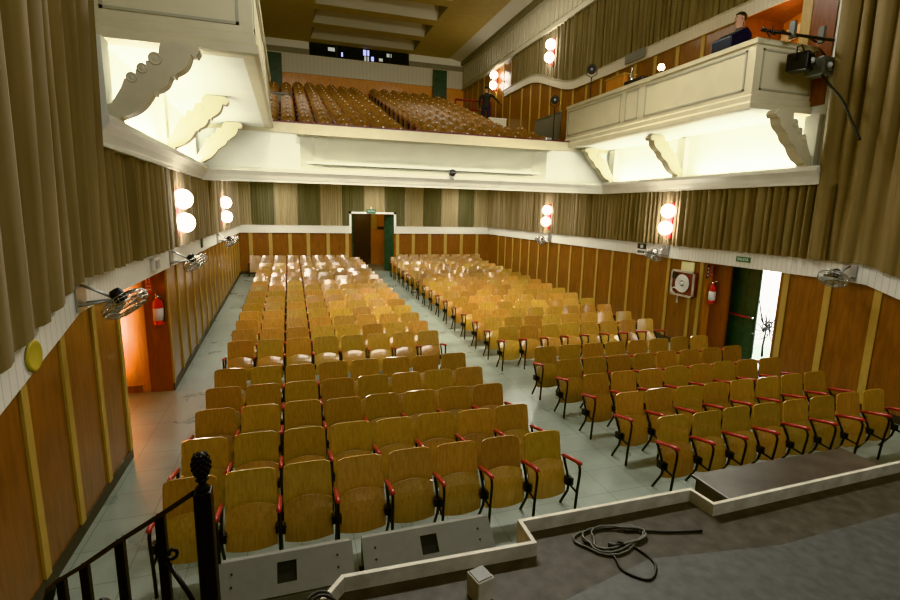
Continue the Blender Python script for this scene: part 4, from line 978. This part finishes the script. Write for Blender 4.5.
def human(label, loc, rz, arms, top, trousers, group=None, tilt=0.):
    t = thing('person', label, 'person', loc, rz, group)
    J = {'pelvis': ((0, 0, .95), (.15, .11)), 'waist': ((0, 0, 1.10), (.14, .10)), 'chest': ((0, .01, 1.30), (.165, .115)), 'neckb': ((0, .02, 1.46), (.075, .07)), 'neck': ((0, .0, 1.53), .052), 'jaw': ((0, -.02, 1.60), (.062, .075)), 'head': ((0, .0, 1.68), (.078, .098)), 'crown': ((0, .01, 1.745), (.05, .065))}
    E = [('pelvis', 'waist'), ('waist', 'chest'), ('chest', 'neckb'), ('neckb', 'neck'), ('neck', 'jaw'), ('jaw', 'head'), ('head', 'crown')]
    for s, n in ((-1, 'l'), (1, 'r')):
        J.update({n + 'hip': ((s * .09, 0, .88), .095), n + 'knee': ((s * .10, -.01, .48), .062), n + 'calf': ((s * .10, .02, .32), .058), n + 'ankle': ((s * .10, .02, .08), .040), n + 'toe': ((s * .115, -.14, .035), (.042, .028))})
        E += [('pelvis', n + 'hip'), (n + 'hip', n + 'knee'), (n + 'knee', n + 'calf'), (n + 'calf', n + 'ankle'), (n + 'ankle', n + 'toe')]
        el, wr, hd = [Vector(p) for p in arms[n]]
        J.update({n + 'sh': ((s * .19, .01, 1.40), .066), n + 'elb': (el, .044), n + 'wr': (wr, .029), n + 'palm': (wr + (hd - wr) * .5, (.036, .018))})
        E += [('chest', n + 'sh'), (n + 'sh', n + 'elb'), (n + 'elb', n + 'wr'), (n + 'wr', n + 'palm')]
        d = (hd - wr).normalized(); side = d.cross(Vector((0, 0, 1)))
        side = side.normalized() if side.length > .1 else Vector((0, 1, 0))
        for q in range(4):
            off = side * (.030 - .020 * q); b = wr + (hd - wr) * .9 + off; l = (.072, .080, .074, .058)[q]
            J[n + 'f%d' % q] = (b, .009); J[n + 'g%d' % q] = (b + d * l * .55 + Vector((0, 0, -.008)), .0085); J[n + 'h%d' % q] = (b + d * l + Vector((0, 0, -.022)), .007)
            E += [(n + 'palm', n + 'f%d' % q), (n + 'f%d' % q, n + 'g%d' % q), (n + 'g%d' % q, n + 'h%d' % q)]
        b = wr + (hd - wr) * .35 + side * .035; J[n + 't0'] = (b, .011); J[n + 't1'] = (b + side * .025 + d * .04, .009); E += [(n + 'palm', n + 't0'), (n + 't0', n + 't1')]
    ws = [Vector(arms[n][1]) for n in 'lr']
    def zones(c):
        c = Vector(c)
        if c.z > 1.49: return 0
        if min((c - w).length for w in ws) < .05: return 1
        if any((c - Vector(arms[n][2])).length < .14 and (c - Vector(arms[n][1])).length > .02 for n in 'lr'): return 0
        if c.z < .09: return 3
        if c.z < .93 and abs(c.x) < .24: return 2
        return 1
    b = person_body('body', J, E, [M_skin, top, trousers, M_black], t, zones)
    mb = MB(); mb.sphere((0, -.108, 1.655), .016, 8, sz=1.6); f = mb.build('nose', M_skin, t)
    for s in (-1, 1):
        mb = MB(); mb.sphere((s * .03, -.085, 1.685), .011, 8); mb.build('eye', M_hair, t)
        mb = MB(); mb.sphere((s * .083, .01, 1.665), .022, 8, sz=1.4); mb.build('ear', M_skin, t)
    mb = MB(); mb.obox((0, -.088, 1.615), (.022, 0, 0), (0, .008, 0), (0, 0, .005)); mb.build('mouth', M_maroon, t)
    mb = MB(); vs = []
    n, k = 18, 8
    for j in range(k + 1):
        ph = PI * .60 * j / k
        for i in range(n):
            a = 2 * PI * i / n; fr_ = -math.sin(a); ph2 = min(ph, PI * (.60 if fr_ < .3 else .33)); vs.append((.094 * math.sin(ph2) * math.cos(a), .012 + .112 * math.sin(ph2) * math.sin(a), 1.685 + .105 * math.cos(ph2)))
    mb.add(vs, [(j * n + i, j * n + (i + 1) % n, (j + 1) * n + (i + 1) % n, (j + 1) * n + i) for j in range(k) for i in range(n)], 0, True); mb.build('hair', M_hair, t)
    return t
human('person in dark jacket and dark trousers standing on the balcony, arm reaching towards the wall', (8.42, 21.35, 6.88), PI - .5, {'l': ((-.38, -.10, 1.22), (-.52, -.22, 1.05), (-.58, -.27, 1.02)), 'r': ((.27, .03, 1.14), (.25, -.12, .95), (.24, -.16, .88))}, M_jacket, M_jeans).scale = (1.18, 1.12, 1.02)
human('person with short dark hair and brown shirt behind the gallery parapet', (8.5, 8.22, 5.40), -1.9, {'l': ((-.28, -.05, 1.14), (-.22, -.28, 1.08), (-.20, -.36, 1.08)), 'r': ((.28, -.05, 1.14), (.20, -.28, 1.06), (.18, -.36, 1.06))}, M_brownshirt, M_jeans)
t = thing('mixing_console', 'dark blue console propped on the gallery ledge before the seated technician', 'console', (8.10, 7.98, 6.345), 0)
t['label'] = 'dark blue console propped on the gallery ledge in front of the person'
mb = MB(); mb.prism([(-.25, 0), (.25, 0), (.25, .30), (.12, .40), (-.25, .2)], (0, 0, 0), (1, 0, 0), (0, 0, 1), (0, 1, 0), .46); bevel(mb.build('console_case', M_navy, t), .02)
mb = MB()
for k in range(8): mb.obox((-.06, -.18 + .05 * k, .305), (.05, 0, .027), (0, .006, 0), (-.005, 0, .012))
mb.build('fader_bank', M_cablegrey, t)

# ================================================================== LIGHTS
def area(name, loc, rot, sx, sy, power, col=(1, .95, .84), spread=PI):
    l = bpy.data.lights.new(name, 'AREA'); l.shape = 'RECTANGLE'; l.size = sx; l.size_y = sy; l.energy = power; l.color = col; l.spread = spread
    o = bpy.data.objects.new(name, l); C.objects.link(o); o.location = loc; o.rotation_euler = rot; return o
def point(name, loc, power, col=(1, .9, .75), r=.1):
    l = bpy.data.lights.new(name, 'POINT'); l.energy = power; l.color = col; l.shadow_soft_size = r
    o = bpy.data.objects.new(name, l); C.objects.link(o); o.location = loc; return o
COOL = (.97, 1, .93)
for s, x in ((1, XL), (-1, XR)):                       # fluorescent tubes lying in the cornice trough, shining up
    for y, p in ((8.5, 1.0), (11.5, .8)):
        area('cornice_tube', (x + s * .15, y, ZCT + .05), (PI, -s * .35, 0), .08, 2.3, 72 * p, COOL)
for x in (-.5, 3.6, 7.6):
    for y in (15.0, 18.2, 21): area('under_balcony_lamp', (x, y, 4.33), (0, 0, 0), .25, 1.2, 75, (1, .97, .85))
area('vestibule_lamp', (XL - 1.35, 8.0, 1.35), (PI / 2, 0, 0), .5, 1.6, 120, (1, .60, .24), 1.0)
point('vestibule_glow', (XL - 1.9, 7.4, 1.9), 10, (1, .66, .30), .12)
area('outside_light', (XR + 1.3, 8.2, 3.6), (0, -.5, 0), 1.5, 3, 900, (1, 1, 1))
point('alcove_lamp', (XR + .45, 8.1, 7.2), 16, (1, .6, .3), .1)
point('hall_lamp', (3.6, 24.5, 3.0), 22, (1, .8, .5), .15)
for x in (.5, 6.7): area('upper_hall_fill', (x, 17, 11.2), (0, 0, 0), 1.5, 6, 170, (1, .92, .74))  # added fill for the upper hall, no fitting modelled
area('stage_side_fill', (3.5, -2.0, 9.0), (1.15, 0, 0), 8, 2, 390, (1, .99, .92))  # added soft fill from the stage side for the front seats and stage
area('upper_front_fill', (3.6, -1.5, 7.5), (1.66, 0, 0), 3, 1, 170, (1, .98, .88), 1.25)  # added fill that lifts the gallery ends, kept off the front seats
area('curtain_fold_fill', (3.6, 10.5, 10.2), (-.95, 0, 0), 5, .4, 540, (1, .97, .86), 2.0)  # added unseen light from the house side to bring out the curtain folds
for x, y in ((1.5, 8.8), (5.8, 8.8)): area('front_of_house_lamp', (x, y - 2, 11.0), (.5, 0, 0), .8, .8, 130, (1, .95, .80), .85)  # added unseen fill aimed at the seat rows behind the cross gap
w = bpy.data.worlds.new('world'); bpy.context.scene.world = w; w.use_nodes = True
w.node_tree.nodes['Background'].inputs['Color'].default_value = (1, .97, .9, 1); w.node_tree.nodes['Background'].inputs['Strength'].default_value = .10

# ================================================================== CAMERA
f_px, yaw, pitch, roll = 492.5, .314, .178, -.021
cy, sy, cpp, sp, cr, sr = math.cos(yaw), math.sin(yaw), math.cos(pitch), math.sin(pitch), math.cos(roll), math.sin(roll)
fwd = Vector((sy * cpp, cy * cpp, -sp)); right = Vector((cy, -sy, 0)); down = -right.cross(fwd)
r2 = right * cr + down * sr; d2 = down * cr - right * sr
cam = bpy.data.cameras.new('camera'); cam.sensor_width = 36; cam.lens = f_px / 900 * 36; cam.clip_start = .05; cam.clip_end = 200
co = bpy.data.objects.new('camera', cam); C.objects.link(co)
M = Matrix((r2, -d2, -fwd)).transposed().to_4x4(); M.translation = Vector((0, 0, 3.25)); co.matrix_world = M
sc = bpy.context.scene; sc.camera = co
sc.view_settings.view_transform = 'Khronos PBR Neutral'; sc.view_settings.look = 'None'; sc.view_settings.exposure = 0; sc.view_settings.gamma = 1
